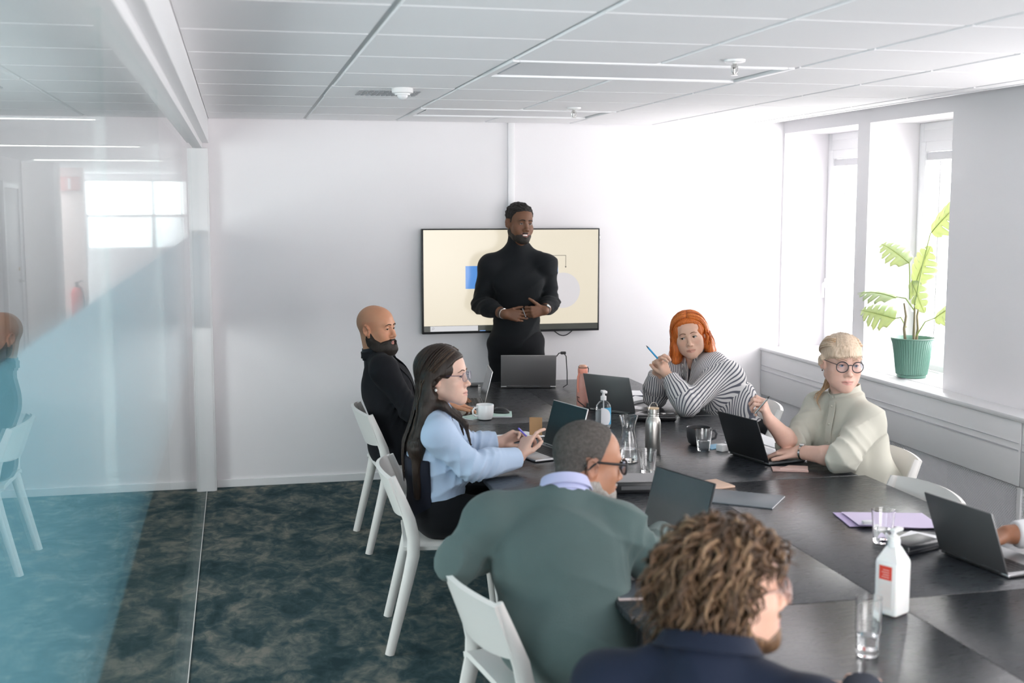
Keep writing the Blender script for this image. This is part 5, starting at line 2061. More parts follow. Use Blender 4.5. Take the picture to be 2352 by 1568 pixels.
p.cloth('jacket', M_blackcloth, S_, fo, .007, top_cut(p, .93, .455, (-.36, .02, .10)))
collar(p, M_darkshirt, .064, .030, .016, 30, .028)
collar(p, M_blackcloth, .071, .030, .011, 110, .05, p.J['neck'] + p.up * .006, name='jacket_collar')
for sg in (-1, 1):
    pts = [p.J['neck'] + p.up * (-.04 - .28 * u) + p.side * sg * (.092 - .078 * u) + p.fwd * .25 for u in np.linspace(0, 1, 12)]
    strip(p, S_, pts, -p.fwd, .045, M_blackcloth, 'lapel', .004, .003, None, [.5, .8, 1.1, 1.25, 1.1, 1.15, 1.05, .95, .8, .65, .5, .3])
for k_, u in enumerate((.02, .075, .13)):
    q = march(p.S, [p.J['neck'] + p.up * (-.03 - u) + p.fwd * .25 + p.side * .008], -p.fwd, off=.021)[0]
    MB().ball(tuple(q - p.inv), .006, 10, 6).build('button', M_chrome, p.root)
trousers(p, M_trous)
p.shoes(M_shoe)
p.shell('beard', M_beard, lambda L: beard_th(L, .0105, chin=.012, side=.004), .003)
p.brows(mat('brown_brow', (.06, .035, .02), .7), .0048, .0215)
p.lashes(M_black)
p.retint(lambda L, t: t.__setitem__((slice(None), 1), np.maximum(t[:, 1], .13 * sstep(-.005, .025, L[:, 2] - zl(L[:, 1])) * sstep(.10, .04, L[:, 2]) * sstep(.05, -.01, L[:, 1]))))
# ------------------------------------------------------------------ hair built from locks
def hull_pt(h, d, r=(.084, .106, .097), c=(0, -.012, .032)):
    d = unit(d)
    return h.W(np.array(c) + np.array(d) * np.array(r))


def locks(p, mats, spec, S_col, name='hair', seed=1, clear=.012, flat=.5):
    """spec: list of dicts start(dir), end(dir), fall, r0, r1, bend, n ; directions in head space"""
    h = p.h
    mb = MB()
    rs = random.Random(seed)
    for q in spec:
        a, b = unit(q['a']), unit(q['b'])
        R_ = q.get('R', (.084, .106, .097))
        n1 = q.get('n1', 9)
        pts = []
        for i in range(n1):
            u = i / (n1 - 1)
            d = unit(a * (1 - u) + b * u + np.array(q.get('via', (0, 0, 0))) * math.sin(PI * u))
            sc = 1 + q.get('lift', 0) * math.sin(PI * u) ** .7
            pts.append(hull_pt(h, d, tuple(x * sc for x in R_)))
        n2 = q.get('n2', 12)
        fall = q.get('fall', 0)
        if fall:
            p0 = pts[-1]
            tg = unit(pts[-1] - pts[-2])
            dn = unit(np.array(q.get('down', (0, 0, -1)), float))
            st = fall / n2
            for i in range(n2):
                w = min(1, (i + 1) / (n2 * .35))
                dr = unit(tg * (1 - w) + dn * w)
                p0 = p0 + dr * st
                u = i / n2
                wob = q.get('wave', 0) * math.sin(q.get('wf', 12) * u + q.get('ph', 0))
                pts.append(p0 + np.array(q.get('curl', (0, 0, 0))) * u * u + np.array(q.get('wd', (1, 0, 0))) * wob)
        P_ = np.array(pts)
        if S_col is not None and fall:
            P_[n1:] = push_out(S_col, P_[n1:], clear)
        tube_lock(mb, P_ - p.inv, q.get('r0', .009), q.get('r1', .004), flat, 6, q.get('mi', 0))
    return mb.build(name, mats, p.root, True, 180)


def az(a, el=0):
    """direction in head space: azimuth from straight ahead towards the right, elevation"""
    a, el = R(a), R(el)
    return (math.sin(a) * math.cos(el), math.cos(a) * math.cos(el), math.sin(el))


def hair_mass(p, name, m, S_, fold=None, step=.005, cut=None):
    return p.cloth(name, m, S_, fold, step, cut, None, 2)


# ------------------------------------------------------------------ long dark-haired person with glasses
M_pale = lambda n, c, l: skin_mat(n, c, l)
hd = Head((.862, 5.15, 1.158), -27, 3, 0, 1.05, fem=True, wide=.98, nose=.9, open_=1.2, lip=.9)
J = dict(neck=(.815, 5.155, .995), shr=(.815, 4.985, .930), shl=(.835, 5.325, .925), elr=(.945, 4.955, .795), ell=(1.03, 5.43, .79), wrr=(1.190, 5.10, .800), wrl=(1.168, 5.425, .800),
         **sit((.835, 5.17, .572), (1, -.05)))
Person.iris = (.09, .06, .035)
Person.gaze = (.1, 1, 0)
dark = Person('long-haired person with thin glasses in a pale blue shirt and dark vest', J, hd, skin_mat('fair_skin', (.72, .47, .37), (.66, .33, .28)), 1.05, .92, .88,
              dict(r=dict(D=(.45, .15, .88), N=(.80, .35, -.35), side=1, curl=((.25, .4, .3), (.9, 1.0, .7), (1.1, 1.1, .8), (1.2, 1.1, .8)), thumb=(.2, .5, .6), spread=.06, size=.92),
                   l=dict(D=(.93, .05, .36), N=(.1, -.85, -.5), side=-1, curl=(.5, .6, .7, .8), thumb=(.05, .3, .5), spread=.06, size=.92)))
p = dark
M_blue = fabric('pale_blue_cotton', (.50, .63, .82), 900, .85, .05, .35)
M_vest = fabric('navy_vest', (.012, .014, .024), 500, .9, sheen=.04)
fo = p.folds(.012, 21)
S_ = top_solid(p, .013, .93, cuff=.004, slack=.010, bust=.9)
p.cloth('shirt', M_blue, S_, fo, .006, top_cut(p, .93, .50))
SV = Solid()
p.torso(SV, .021, .05, 0, .95)
sh_cut = lambda G: np.maximum(np.maximum(np.maximum((G - p.mid) @ p.fwd + .045, (G - p.J['neck']) @ p.up + .17), .49 - G[..., 2], np.abs((G - p.J['neck']) @ p.side) - .120 + .08 * np.clip(((G - p.J['neck']) @ p.up + .20) / .2, 0, 1)),
                              np.minimum((G - p.J['neck']) @ p.fwd, .085 + .25 * np.clip((G - p.J['neck']) @ p.up + .28, -1, .2) - np.abs((G - p.J['neck']) @ p.side)))
p.cloth('vest', M_vest, SV, None, .0075, sh_cut)
collar(p, M_blue, .060, .036, .018, 40, .03)
trousers(p, M_trous)
p.shoes(M_shoe)
p.brows(mat('dark_brow', (.09, .055, .038), .7), .0040, .0235, .005)
p.lashes(M_black, .0012)
glasses(p, mat('violet_frame', (.05, .035, .10), .3), .0255, .0175, .0011, 2.6, .0, .1075)
M_dk = [hair_mat('dark_hair_a', (.010, .006, .004), (.035, .020, .013)), hair_mat('dark_hair_b', (.014, .009, .006), (.055, .032, .020)), hair_mat('dark_hair_c', (.022, .013, .008), (.10, .058, .032))]
hl = lambda y: np.interp(y, [-.12, -.06, -.01, .02, .045, .07, .09, .12], [-.08, -.08, -.03, .005, .035, .066, .078, .085])
p.shell('hair_crown', M_dk[0], lambda L: sstep(-.004, .010, L[:, 2] - hl(L[:, 1])) * .011 - .004, .004)
h = p.h
HM = Solid()
HM.ell(h.W((0, -.020, .034)), np.array((.090, .108, .101)) * h.s, h.A, .02)
bk = p.mid - p.fwd * .092
for o, r0, r1 in ((-.085, .028, .020), (-.045, .034, .026), (0, .036, .028), (.045, .034, .026), (.090, .030, .022)):
    a = h.W((o * .75, -.070 + abs(o) * .5, -.01))
    b = h.W((o * .95, -.088 + abs(o) * .45, -.11))
    c = bk + p.side * o * 1.35 - p.up * .06
    d = bk + p.side * o * 1.30 - p.up * .27 - p.fwd * .01
    HM.cap(a, b, r0 + .008, r0, .03)
    HM.cap(b, c, r0, r0, .03)
    HM.cap(c, d, r0, r1 * .8, .03)
for q in (-1, 1):
    a = h.W((q * .068, -.038, .02))
    b = h.W((q * .076, -.052, -.10))
    HM.cap(a, b, .024, .024, .02)
    m_ = p.J['neck'] + p.side * q * .092 + p.fwd * .035 + p.up * .048
    HM.cap(b, m_, .024, .018, .02)
    HM.cap(m_, p.J['neck'] + p.side * q * .112 + p.fwd * .125 - p.up * .035, .017, .013, .02)
    HM.cap(p.J['neck'] + p.side * q * .112 + p.fwd * .125 - p.up * .035, p.J['neck'] + p.side * q * .120 + p.fwd * .145 - p.up * .13, .012, .004, .02)
HM.ell(h.W((0, .100, -.030)), np.array((.070, .100, .112)) * h.s, h.A, .010, 's')
HM.ell(h.W((0, .065, .045)), np.array((.052, .055, .033)) * h.s, h.A, .010, 's')
for q in (-1, 1):
    HM.ell(h.W((q * .088, .022, -.034)), np.array((.032, .044, .044)) * h.s, h.A, .006, 's')
hair_mass(p, 'hair', M_dk[0], HM, lambda P: .0010 * np.sin(((P - h.c) @ h.A[0]) * 330 + 3 * wav(P, 25, 2)) + .001 * wav(P * np.array([1, 1, .12]), 150, 8))
rs = random.Random(4)
sp_ = []
for i in range(190):
    sd = 1 if i % 2 else -1
    t = rs.random()
    y0 = .80 - 1.55 * t
    a = (sd * .03 + rs.uniform(-.015, .015), y0, 1.0 - .25 * abs(y0))
    ang = 104 + 76 * t + rs.uniform(-4, 4)
    b = az(sd * ang, -16 + rs.uniform(-8, 5))
    front = t < .14
    sp_.append(dict(a=a, b=b, via=(sd * .20, .10 - .16 * t, .10), R=(.093, .111, .104), lift=rs.uniform(.0, .03), fall=rs.uniform(.24, .30) if front else rs.uniform(.33, .46), r0=rs.uniform(.0028, .0050), r1=.0015,
                    down=(.08 if front else -.13, -.02 * sd, -1), wave=rs.uniform(0, .003), wf=rs.uniform(4, 8), ph=rs.uniform(0, 6), wd=(.5, .8, 0), mi=2 if front and rs.random() < .8 else rs.choice((0, 0, 1)), n2=14))
SC = Solid()
SC.p = S_.p + SV.p + HM.p[:-4]
locks(p, M_dk, sp_, SC, 'hair_locks', 4, .002)
MB().ball(tuple(p.h.W((.0815, -.010, -.046)) - p.inv), .0065, 12, 8).build('pearl_earring', mat('pearl', (.85, .83, .80), .2), p.root)
pen('violet_pen', 'violet ballpoint pen in the raised right hand of the long-haired person', (1.185, 5.10, .925), (1.265, 5.14, .845), mat('violet_plastic', (.16, .14, .60), .3), M_chrome)
t = thing('kraft_card', 'small brown card held up behind the silver laptop by the long-haired person', 'card', (1.345, 5.43, .865), R(-20))
MB().sheet(lambda u, v: (-.030 + .06 * u, .004 * math.sin(PI * u), -.04 + .085 * v), 6, 2, .0012).build('card_face', mat('kraft', (.42, .25, .12), .8), t)

# ------------------------------------------------------------------ older person in the green sweater, seen from behind
hd = Head((1.085, 3.685, 1.072), 3, -8, 3, 1.08, wide=1.04, jaw=1.05, nose=1.15)
J = dict(neck=(.985, 3.600, .985), shl=(.755, 3.625, .915), shr=(1.150, 3.525, .895), ell=(.640, 3.60, .800), elr=(1.232, 3.50, .800), wrl=(.90, 3.86, .80), wrr=(1.375, 3.76, .795),
         **sit((.955, 3.46, .572), (.86, .5)))
Person.iris = (.06, .035, .02)
Person.gaze = (0, 1, 0)
green = Person('older grey-haired person in a sage green sweater and black glasses', J, hd, skin_mat('brown_skin', (.42, .205, .125), (.40, .16, .13), (.12, .105, .095)), 1.07, 1.16, 1.06,
               dict(r=dict(D=(.55, .80, -.12), N=(.0, .0, -1), side=-1, curl=(.3, .3, .33, .35), thumb=(.4, .1, .1)),
                    l=dict(D=(.80, .55, -.15), N=(.0, .0, -1), side=1, curl=(.3, .3, .33, .35), thumb=(.4, .1, .1))))
p = green
M_sage = fabric('sage_wool', (.098, .142, .137), 380, .95, .08, .4, .15)
M_lav = fabric('lavender_cotton', (.52, .54, .78), 900, .85, .04)
fo = p.folds(.0125, 33, f=.8)
S_ = top_solid(p, .016, .95, belly=.02, slack=.004)
S_.ell(p.J['pel'] + V3(0, 0, .03), (.225, .205, .16), (p.side, np.cross((0, 0, 1), p.side), V3(0, 0, 1)), .05)
p.cloth('sweater', M_sage, S_, fo, .007, top_cut(p, .95, .47))
S2 = Solid()
S2.cap(p.J['neck'] - p.up * .05, p.J['neck'] + p.up * .012, .070, .068, .03)
p.cloth('shirt', M_lav, S2, None, .007)
collar(p, M_lav, .068, .034, .014, 40, .02, p.J['neck'] + p.up * .014 + V3(.006, .010, .0), up=unit(p.up + p.fwd * .25))
trousers(p, fabric('navy_jeans', (.012, .016, .030), 500, .9, sheen=.04))
p.shoes(M_shoe)
M_greyhair = hair_mat('grey_hair', (.055, .048, .043), (.13, .115, .105), (60, 60, 60), .85, 1.5)
M_whitehair = hair_mat('white_stubble', (.24, .22, .20), (.46, .43, .40), (140, 140, 90), .8, 1.5)
zg = lambda y: np.interp(y, [-.12, -.09, -.05, -.02, .005, .025, .045, .075, .10], [-.050, -.048, -.035, -.018, -.018, .046, .082, .110, .12])
p.shell('hair', M_greyhair, lambda L: sstep(-.004, .026, L[:, 2] - zg(L[:, 1])) * (.0062 + .004 * sstep(.03, .1, L[:, 2]) + .0006 * wav(L, 300, 6)) - .0035, .0035)
p.shell('beard', M_whitehair, lambda L: beard_th(L, .0022, chin=.006, side=-.006), .003)
p.brows(M_greyhair, .0046, .0225)
p.lashes(M_black)
p.retint(lambda L, t: t.__setitem__((slice(None), 1), np.maximum(t[:, 1], .5 * sstep(-.012, .02, L[:, 2] - zg(L[:, 1])) * (1 - .8 * sstep(.02, .05, L[:, 1])))))
glasses(p, M_black, .026, .020, .0034, 3.4, .002, .1085, temple=.0062)

# ------------------------------------------------------------------ curly-haired person in navy, nearest the camera
hd = Head((.952, 2.225, 1.125), -5, 3, 0, 1.08, wide=1.0, nose=1.0)
J = dict(neck=(.880, 2.155, 1.005), shl=(.715, 2.235, .925), shr=(1.035, 2.005, .925), ell=(.83, 2.52, .80), elr=(1.20, 2.14, .80), wrl=(1.11, 2.60, .805), wrr=(1.36, 2.40, .805),
         **sit((.80, 2.02, .572), (.8, .6)))
Person.iris = (.10, .12, .14)
curly = Person('person with curly brown hair in a navy jacket, seen from behind', J, hd, skin_mat('light_skin', (.66, .40, .30), (.52, .22, .18)), 1.06, 1.02, 1.0,
               dict(r=dict(D=(.5, .84, -.12), N=(0, 0, -1), side=-1, curl=(.3, .3, .33, .35), thumb=(.4, .1, .1)),
                    l=dict(D=(.9, .35, -.12), N=(0, 0, -1), side=1, curl=(.3, .3, .33, .35), thumb=(.4, .1, .1))))
p = curly
M_navy = fabric('navy_wool', (.010, .016, .034), 420, .85, sheen=.06)
fo = p.folds(.010, 41)
S_ = top_solid(p, .018, .95, slack=.004)
S_.cap(p.J['neck'] - p.up * .07 - p.fwd * .02, p.J['neck'] - p.up * .012 - p.fwd * .014, .095, .080, .03)
p.cloth('jacket', M_navy, S_, fo, .008, top_cut(p, .95, .47))
collar(p, M_navy, .080, .030, .024, 60, .03)
S2 = Solid()
S2.cap(p.J['neck'] - p.up * .07, p.J['neck'] + p.up * .005, .068, .064, .03)
p.cloth('shirt', M_paper, S2, None, .007)
collar(p, M_paper, .068, .022, .010, 50, .0, name='shirt_collar')
trousers(p, M_trous)
p.shoes(M_shoe)
p.brows(mat('brown_brow'), .004, .0225)
p.lashes(M_black)
glasses(p, mat('clear_pink_frame', (.75, .55, .50), .2, Transmission_Weight=.5), .026, .022, .0024, 2.4, .0, .1085, temple=.003)
M_cu = [hair_mat('curl_dark', (.035, .020, .011), (.11, .062, .035), (30, 30, 12)), hair_mat('curl_brown', (.07, .039, .021), (.21, .12, .066), (30, 30, 12)), hair_mat('curl_light', (.15, .088, .046), (.36, .23, .135), (30, 30, 12))]
zc = lambda y: np.interp(y, [-.12, -.09, -.03, .0, .03, .05, .08, .11], [-.125, -.125, -.085, -.035, .02, .055, .085, .09])
p.shell('hair_crown', M_cu[0], lambda L: sstep(-.006, .02, L[:, 2] - zc(L[:, 1])) * sstep(-.116, -.098, L[:, 2]) * (.011 + .010 * sstep(.02, .1, L[:, 2]) + .005 * wav(L, 70, 5)) - .004, .005)
p.shell('beard', M_cu[1], lambda L: beard_th(L, .0025, chin=.004, mus=True, side=-.012), .0035)
rs = random.Random(12)
mb = MB()
h = p.h
for i in range(760):
    for _ in range(50):
        d = unit([rs.gauss(0, 1), rs.gauss(0, 1), rs.gauss(0, 1)])
        pt = np.array((0, -.012, .032)) + d * np.array((.080, .100, .092)) * (1 if d[2] > -.6 else 1.25)
        if pt[2] > zc(pt[1]) + .004 and not (pt[1] > .035 and pt[2] < .06):
            break
    L_ = rs.uniform(.06, .115) * (1 if pt[1] < .01 else .62)
    R0 = rs.uniform(.98, 1.06)
    up_ = max(0, d[2])
    fw = unit(np.cross(d, (rs.uniform(-1, 1), rs.uniform(-1, 1), rs.uniform(-.4, .4))))
    flow = unit(np.array((d[0] * .7, d[1] * .5 - .15, -.75)) - d * (np.array((d[0] * .7, d[1] * .5 - .15, -.75)) @ d) * .6)
    n = 14
    ph, wr, tw = rs.uniform(0, 6.28), rs.uniform(.004, .011), rs.uniform(6, 13)
    pts = []
    base = pt * np.array((1, 1, 1)) + d * rs.uniform(.002, .012)
    for k in range(n):
        u = k / (n - 1)
        c = base + flow * L_ * u + d * (.022 * (i % 9 == 0) * u) + d * (.014 * math.sin(PI * min(1, u * .9 + .1)) * (.3 + 1.6 * up_))
        e1 = unit(np.cross(flow, d))
        c = c + e1 * wr * math.sin(tw * u + ph) + d * wr * .8 * math.cos(tw * u + ph)
        q = (c - np.array((0, -.012, .032))) / np.array((.080, .100, .092))
        r_ = np.linalg.norm(q)
        if r_ < 1.06:
            c = np.array((0, -.012, .032)) + q / r_ * 1.06 * np.array((.080, .100, .092))
        pts.append(h.W(c) - p.inv)
    tube_lock(mb, pts, rs.uniform(.0026, .0062), .0015, .7, 6, rs.choice((0, 0, 1, 1, 2)))
mb.build('curls', M_cu, p.root, True, 180)

# ------------------------------------------------------------------ red-haired person with hands clasped
hd = Head((2.548, 6.58, 1.146), 246, -3, -11, 1.06, fem=True, wide=1.03, nose=.95, lip=.75, open_=1.35)
J = dict(neck=(2.605, 6.620, .985), shr=(2.505, 6.745, .905), shl=(2.700, 6.465, .930), elr=(2.345, 6.59, .795), ell=(2.415, 6.255, .795), wrr=(2.335, 6.520, .955), wrl=(2.362, 6.425, .935),
         **sit((2.84, 6.42, .572), (-.98, .05), knee=.42))
Person.iris = (.10, .07, .04)
Person.gaze = (.42, 1, -.02)
red = Person('red-haired person in a striped shirt, elbows on the table and hands clasped round a pen', J, hd, skin_mat('warm_fair_skin', (.68, .43, .32), (.58, .28, .21)), 1.05, 1.0, .96,
             dict(r=dict(D=(-.10, -.45, .88), N=(.75, -.62, -.2), side=1, curl=(.7, .75, .8, .85), thumb=(.1, .3, .4), spread=.03, size=.92),
                  l=dict(D=(-.28, .42, .86), N=(-.25, .80, -.5), side=-1, curl=(.95, 1.0, 1.05, 1.1), thumb=(.15, .3, .5), spread=.03, size=.92)))
p = red


def striped(name):
    m = mat(name, (.7, .69, .68), .85, spec=.2)
    t = NT(m)
    best = val = None
    for k in range(5):
        d_ = t.n('ShaderNodeAttribute', attribute_name='dist_%d' % k).outputs['Fac']
        v_ = t.n('ShaderNodeAttribute', attribute_name='stripe_%d' % k).outputs['Fac']
        if best is None:
            best, val = d_, v_
            continue
        lt = t.math('LESS_THAN', d_, best)
        mx = t.n('ShaderNodeMix', data_type='FLOAT', i_0=lt)
        t.link(val, mx.inputs[2])
        t.link(v_, mx.inputs[3])
        val = mx.outputs[0]
        best = t.math('MINIMUM', best, d_)
    s_ = t.math('SINE', t.math('MULTIPLY', val, 2 * PI / .0105))
    f = t.n('ShaderNodeMapRange', i_0=s_, i_1=.15, i_2=.55)
    t.base(t.mix(f.outputs[0], (.72, .705, .70), (.12, .125, .155)))
    t.bump(t.noise(t.coord(), 800, 2), .2, .003)
    return m


M_stripe = striped('striped_cotton')


def stripe_attr(p):
    """distance round the body part, so that stripes run along torso and sleeves"""
    J = p.J

    def fn(V):
        D = V - p.mid
        x, y = D @ p.side, D @ p.fwd
        out = {'dist_0': np.sqrt((x / 1.5) ** 2 + y ** 2) - .105, 'stripe_0': x + .25 * np.abs(y) * np.sign(x)}
        k = 1
        for q in 'lr':
            lo_ = V3(0, 0, -.06)
            for a, b, r, a2, b2 in ((J['sh' + q], J['el' + q], .055, V3(0, 0, 0), lo_), (J['el' + q], J['wr' + q], .045, lo_, V3(0, 0, 0))):
                d = b - a
                t = np.clip((V - a) @ d / (d @ d), 0, 1)
                out['dist_%d' % k] = np.linalg.norm(V - a - t[:, None] * d, axis=1) - r
                a = a + a2
                f = frame(b + b2 - a, p.fwd)
                out['stripe_%d' % k] = np.arctan2((V - a) @ f[0], (V - a) @ f[2]) * r
                k += 1
        return out
    return fn


fo = p.folds(.008, 52)
S_ = top_solid(p, .016, .90, cuff=.003, slack=.010, bust=1.0)
p.cloth('shirt', M_stripe, S_, fo, .006, top_cut(p, .90, .50, (-.16, .06, .035)), stripe_attr(p))
co = collar(p, M_stripe, .062, .034, .026, 70, .045)
cv_ = np.array([v.co for v in co.data.vertices]) + p.inv - p.J['neck']
for k in range(5):
    co.data.attributes.new('dist_%d' % k, 'FLOAT', 'POINT').data.foreach_set('value', np.full(len(cv_), float(k), np.float32))
    co.data.attributes.new('stripe_%d' % k, 'FLOAT', 'POINT').data.foreach_set('value', (np.arctan2(cv_ @ p.side, cv_ @ p.fwd) * .062).astype(np.float32))
for k_ in range(4):
    q = march(S_, [p.J['neck'] + p.up * (-.13 - .07 * k_) + p.fwd * .3 + p.side * .004], -p.fwd, off=.001)[0]
    MB().ball(tuple(q - p.inv), (.0055, .0055, .0055), 10, 6).build('button', M_white, p.root)
trousers(p, M_trous)
p.shoes(M_shoe)
p.brows(mat('auburn_brow', (.20, .10, .055), .7), .0042, .0235, .005)
p.lashes(M_black, .0013)
M_rd = [hair_mat('red_hair_a', (.40, .082, .014), (.76, .21, .036)), hair_mat('red_hair_b', (.52, .12, .018), (.90, .30, .055)), hair_mat('red_hair_c', (.26, .05, .010), (.60, .15, .028))]
hr = lambda y: np.interp(y, [-.12, -.06, -.01, .02, .045, .07, .09, .12], [-.07, -.07, -.02, .010, .045, .070, .082, .09])
p.shell('hair_crown', M_rd[0], lambda L: sstep(-.004, .010, L[:, 2] - hr(L[:, 1])) * .014 - .004, .004)
h = p.h
HM = Solid()
HM.ell(h.W((0, -.016, .036)), np.array((.094, .110, .104)) * h.s, h.A, .02)
for q in (-1, 1):
    dn = -.125 if q > 0 else -.105
    for y_, r0, r1 in ((.012, .030, .022), (-.035, .036, .030), (-.075, .036, .030)):
        HM.cap(h.W((q * (.074 - .25 * max(0, -y_ - .03)), y_ - .012, .03)), h.W((q * (.084 - .3 * max(0, -y_ - .03)), y_ - .006, dn * .55)), r0, r0, .025)
        HM.cap(h.W((q * (.084 - .3 * max(0, -y_ - .03)), y_ - .006, dn * .55)), h.W((q * (.100 - .3 * max(0, -y_ - .03)), y_ + .004, dn)), r0, r1, .025)
HM.cap(h.W((0, -.08, 0)), h.W((0, -.085, -.11)), .045, .038, .03)
HM.ell(h.W((0, .098, -.022)), np.array((.0615, .088, .100)) * h.s, h.A, .010, 's')
HM.ell(h.W((-.006, .070, .050)), np.array((.050, .050, .026)) * h.s, h.A, .012, 's')
HM.ell(h.W((-.090, .028, -.020)), np.array((.020, .030, .040)) * h.s, h.A, .008, 's')
hair_mass(p, 'hair', M_rd[0], HM, lambda P: .0014 * np.sin(((P - h.c) @ h.A[0]) * 300 + ((P - h.c) @ h.A[1]) * 120 + 3 * wav(P, 22, 2)) + .0014 * wav(P * np.array([1, 1, .2]), 120, 8))
rs = random.Random(7)
sp_ = []
for i in range(190):
    sd = 1 if i % 2 else -1
    t = rs.random()
    y0 = .80 - 1.5 * t
    a = (-.06 + sd * .03 + rs.uniform(-.02, .02), y0, 1.0 - .25 * abs(y0))
    ang = 72 + 104 * t + rs.uniform(-5, 5)
    b = az(sd * ang, -16 + rs.uniform(-6, 5))
    sp_.append(dict(a=a, b=b, via=(sd * .24, -.02, .14), R=(.098, .113, .107), lift=rs.uniform(.0, .04), fall=rs.uniform(.085, .125) + (.02 if sd > 0 else 0), r0=rs.uniform(.0035, .006), r1=.002,
                    down=tuple(np.array((0, 0, -1)) + .22 * (unit(np.array(az(sd * ang, 0))) @ p.h.A)), wave=rs.uniform(.002, .006), wf=rs.uniform(5, 9), ph=rs.uniform(0, 6), wd=tuple(p.h.A[0]), mi=rs.choice((0, 0, 1, 1, 2)), n2=8))
SC = Solid()
SC.p = S_.p + HM.p[:-3]
locks(p, M_rd, sp_, SC, 'hair_locks', 7, .002)
for sg in (-1, 1):
    MB().ball(tuple(p.h.W((sg * .0815, -.008, -.045)) - p.inv), .0055, 10, 8).build('pearl_earring', mat('pearl'), p.root)
band(p, 'l', .030, .029, .004, mat('thin_bracelet', (.35, .25, .15), .4), 'bracelet')
pen('blue_pen', 'bright blue pencil sticking up from the clasped hands of the red-haired person', (2.322, 6.455, 1.020), (2.245, 6.470, 1.108), mat('sky_blue_lacquer', (.02, .32, .62), .3), mat('pencil_point', (.03, .05, .08), .4), .0052)

# ------------------------------------------------------------------ blonde person with round glasses
hd = Head((2.672, 5.00, 1.186), 262, -3, 2, 1.06, fem=True, wide=.98, nose=.95, lip=.70, open_=1.3)
J = dict(neck=(2.712, 5.025, 1.020), shr=(2.660, 5.175, .930), shl=(2.758, 4.900, .925), elr=(2.475, 5.065, .795), ell=(2.560, 4.765, .800), wrr=(2.318, 4.985, .935), wrl=(2.452, 4.960, .790),
         **sit((2.80, 5.0, .572), (-1, -.05), knee=.42))
Person.iris = (.14, .22, .34)
Person.gaze = (-.25, 1, -.02)
blonde = Person('blonde person with round dark glasses in a pale sage blouse, holding up a black pen', J, hd, skin_mat('rosy_fair_skin', (.70, .45, .36), (.60, .29, .25)), 1.05, 1.0, .94,
                dict(r=dict(D=(-.42, -.22, .84), N=(-.62, .55, -.35), side=1, curl=((.8, 1.2, .8), (1.0, 1.2, .8), (1.1, 1.2, .8), (1.2, 1.2, .8)), thumb=(.15, .6, .7), spread=.03, size=.95),
                     l=dict(D=(-.72, .66, -.10), N=(.05, .10, -1), side=-1, curl=(.35, .38, .42, .45), thumb=(.35, .2, .1), spread=.05, size=.95)))
p = blonde
M_sagec = fabric('pale_sage_cotton', (.55, .54, .465), 900, .8, .04, .35)
fo = p.folds(.012, 63, f=.8)
S_ = top_solid(p, .018, .16, k=.06, slack=.012, bust=.8)
for q in 'lr':
    e, ax = sleeve_end(p, q, .16)
    S_.cap(e - ax * .055, e - ax * .004, .072, .070, .012)
S_.ell(p.J['pel'] + V3(0, 0, .06), (.17, .19, .13), None, .06)
p.cloth('blouse', M_sagec, S_, fo, .0065, top_cut(p, .16, .51))
stand_collar(p, M_sagec, .064, .034, 8, .022)
strip(p, S_, [p.J['neck'] + p.up * (.00 - .36 * u) + p.fwd * .3 + p.side * (.006) for u in np.linspace(0, 1, 14)], -p.fwd, .036, M_sagec, 'placket', .003, .003, p.side)
for k_ in range(5):
    q = march(S_, [p.J['neck'] + p.up * (-.02 - .075 * k_) + p.fwd * .3 + p.side * .008], -p.fwd, off=.005)[0]
    MB().ball(tuple(q - p.inv), .0055, 10, 6).build('button', M_sagec, p.root)
trousers(p, M_trous)
p.shoes(M_shoe)
p.brows(mat('sandy_brow', (.42, .27, .18), .7), .0036, .0235, .005)
p.lashes(mat('brown_brow'), .0010)
glasses(p, mat('dark_round_frame', (.025, .028, .035), .3), .0250, .0225, .0021, 2.05, -.002, .1085)
M_bl = [hair_mat('blonde_hair_a', (.50, .36, .24), (.80, .64, .50)), hair_mat('blonde_hair_b', (.56, .41, .28), (.82, .68, .54)), hair_mat('blonde_hair_c', (.34, .20, .10), (.62, .42, .25))]
hb = lambda y: np.interp(y, [-.12, -.09, -.05, -.02, .005, .03, .05, .075, .10], [-.060, -.058, -.045, -.015, .010, .022, .030, .034, .036])
p.shell('hair_crown', M_bl[0], lambda L: sstep(-.004, .010, L[:, 2] - hb(L[:, 1]) - .006 * wav(L * np.array([1, .0, 0]), 75, 5)) * (.011 + .002 * wav(L * np.array([1, .3, 1]), 160, 3)) - .004, .004)
rs = random.Random(9)
sp_ = []
for i in range(70):      # swept back to the ponytail
    sd = 1 if i % 2 else -1
    a_ = rs.uniform(40, 120)
    a = (sd * math.sin(R(a_)) * .75, math.cos(R(a_)) * .75, rs.uniform(.35, .95))
    b = az(sd * rs.uniform(172, 186), rs.uniform(-22, -8))
    sp_.append(dict(a=a, b=b, via=(sd * .35, -.2, .05), R=(.087, .107, .098), lift=.02, r0=rs.uniform(.006, .009), r1=.005, mi=rs.choice((0, 1, 1, 2)), n1=12))
for i in range(64):      # fringe
    u = rs.uniform(-1, 1)
    a = (u * .45, .25 + rs.uniform(-.1, .1), .95)
    b = (u * .74, .90, .04 - .10 * abs(u) + rs.uniform(-.06, .06))
    sp_.append(dict(a=a, b=b, via=(u * .05, .15, .16), R=(.086, .112, .099), lift=.0, r0=rs.uniform(.0035, .006), r1=.0015, mi=rs.choice((0, 1, 1)), n1=12))
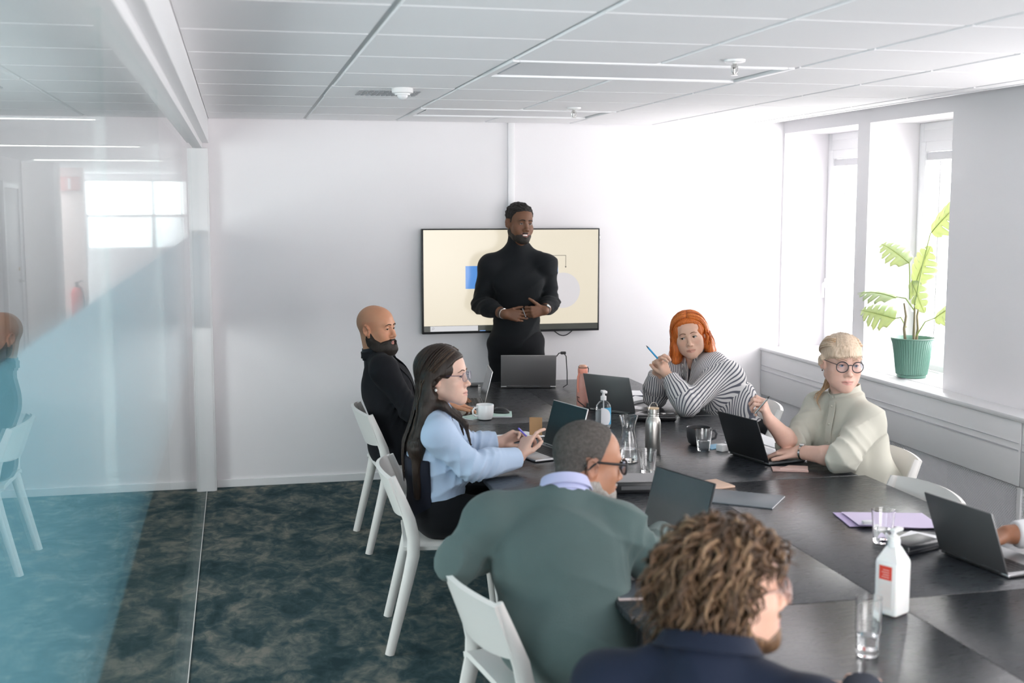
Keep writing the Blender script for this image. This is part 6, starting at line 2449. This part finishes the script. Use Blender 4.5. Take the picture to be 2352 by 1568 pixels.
for i in range(40):      # ponytail
    sd = rs.uniform(-1, 1)
    sp_.append(dict(a=az(180 + sd * 12, -10), b=az(180 + sd * 10, -26), R=(.088, .110, .10), lift=.04, fall=rs.uniform(.17, .24), down=(-.20 + rs.uniform(-.1, .1), .20 + rs.uniform(-.12, .12), -1), r0=rs.uniform(.006, .009), r1=.003, wave=.006, wf=7, ph=rs.uniform(0, 6), mi=rs.choice((0, 2, 2)), n1=4, n2=10))
SC = Solid()
SC.p = S_.p
locks(p, M_bl, sp_, SC, 'hair_locks', 9, .010)
for sg in (-1, 1):
    MB().ball(tuple(p.h.W((sg * .0790, -.008, -.037)) - p.inv), .0035, 10, 8).build('earring', mat('dark_stone', (.06, .02, .02), .2), p.root)
band(p, 'l', .022, .029, .012, M_chrome, 'wristwatch', ((0, -.2, 1), .014, mat('watch_silver')))
pen('black_pen', 'black ballpoint pen held up in the right hand of the blonde person', (2.235, 4.955, .975), (2.290, 4.930, 1.055), M_chrome, M_black, .0042)

# ------------------------------------------------------------------ person mostly beyond the right edge: only a forearm shows
hd = Head((2.80, 3.15, 1.17), 170, -5, 0, 1.06)
J = dict(neck=(2.83, 3.15, 1.005), shr=(2.81, 3.345, .94), shl=(2.81, 2.955, .94), elr=(2.69, 3.47, .80), ell=(2.70, 2.98, .80), wrr=(2.485, 3.485, .805), wrl=(2.58, 3.14, .805),
         **sit((2.85, 3.14, .572), (-1, -.05), knee=.42))
Person.iris = (.05, .03, .015)
edge = Person('person cut off by the right edge, brown forearm and white cuff behind the grey laptop', J, hd, skin_mat('brown_skin_two', (.30, .135, .075), (.3, .12, .1)), 1.06, 1.0, 1.0,
              dict(r=dict(D=(-.90, -.25, -.10), N=(0, 0, -1), side=1, curl=(.85, .9, .95, 1.0), thumb=(.4, .1, .1)),
                   l=dict(D=(-.97, .15, -.12), N=(0, 0, -1), side=-1, curl=(.35, .38, .4, .45), thumb=(.4, .1, .1))))
p = edge
M_wshirt = fabric('white_cotton', (.78, .78, .80), 900, .85, .03)
S_ = top_solid(p, .014, .86, slack=.002)
p.cloth('shirt', M_wshirt, S_, p.folds(.010, 71), .009, top_cut(p, .86, .50))
collar(p, M_wshirt, .064, .036, .018, 40, .03)
trousers(p, M_trous)
p.shoes(M_shoe)
p.brows(M_beard, .004, .0225)
p.shell('hair', M_afro, lambda L: sstep(-.004, .012, L[:, 2] - zl(L[:, 1])) * (.010 + .003 * wav(L, 200, 2)) - .004, .005)
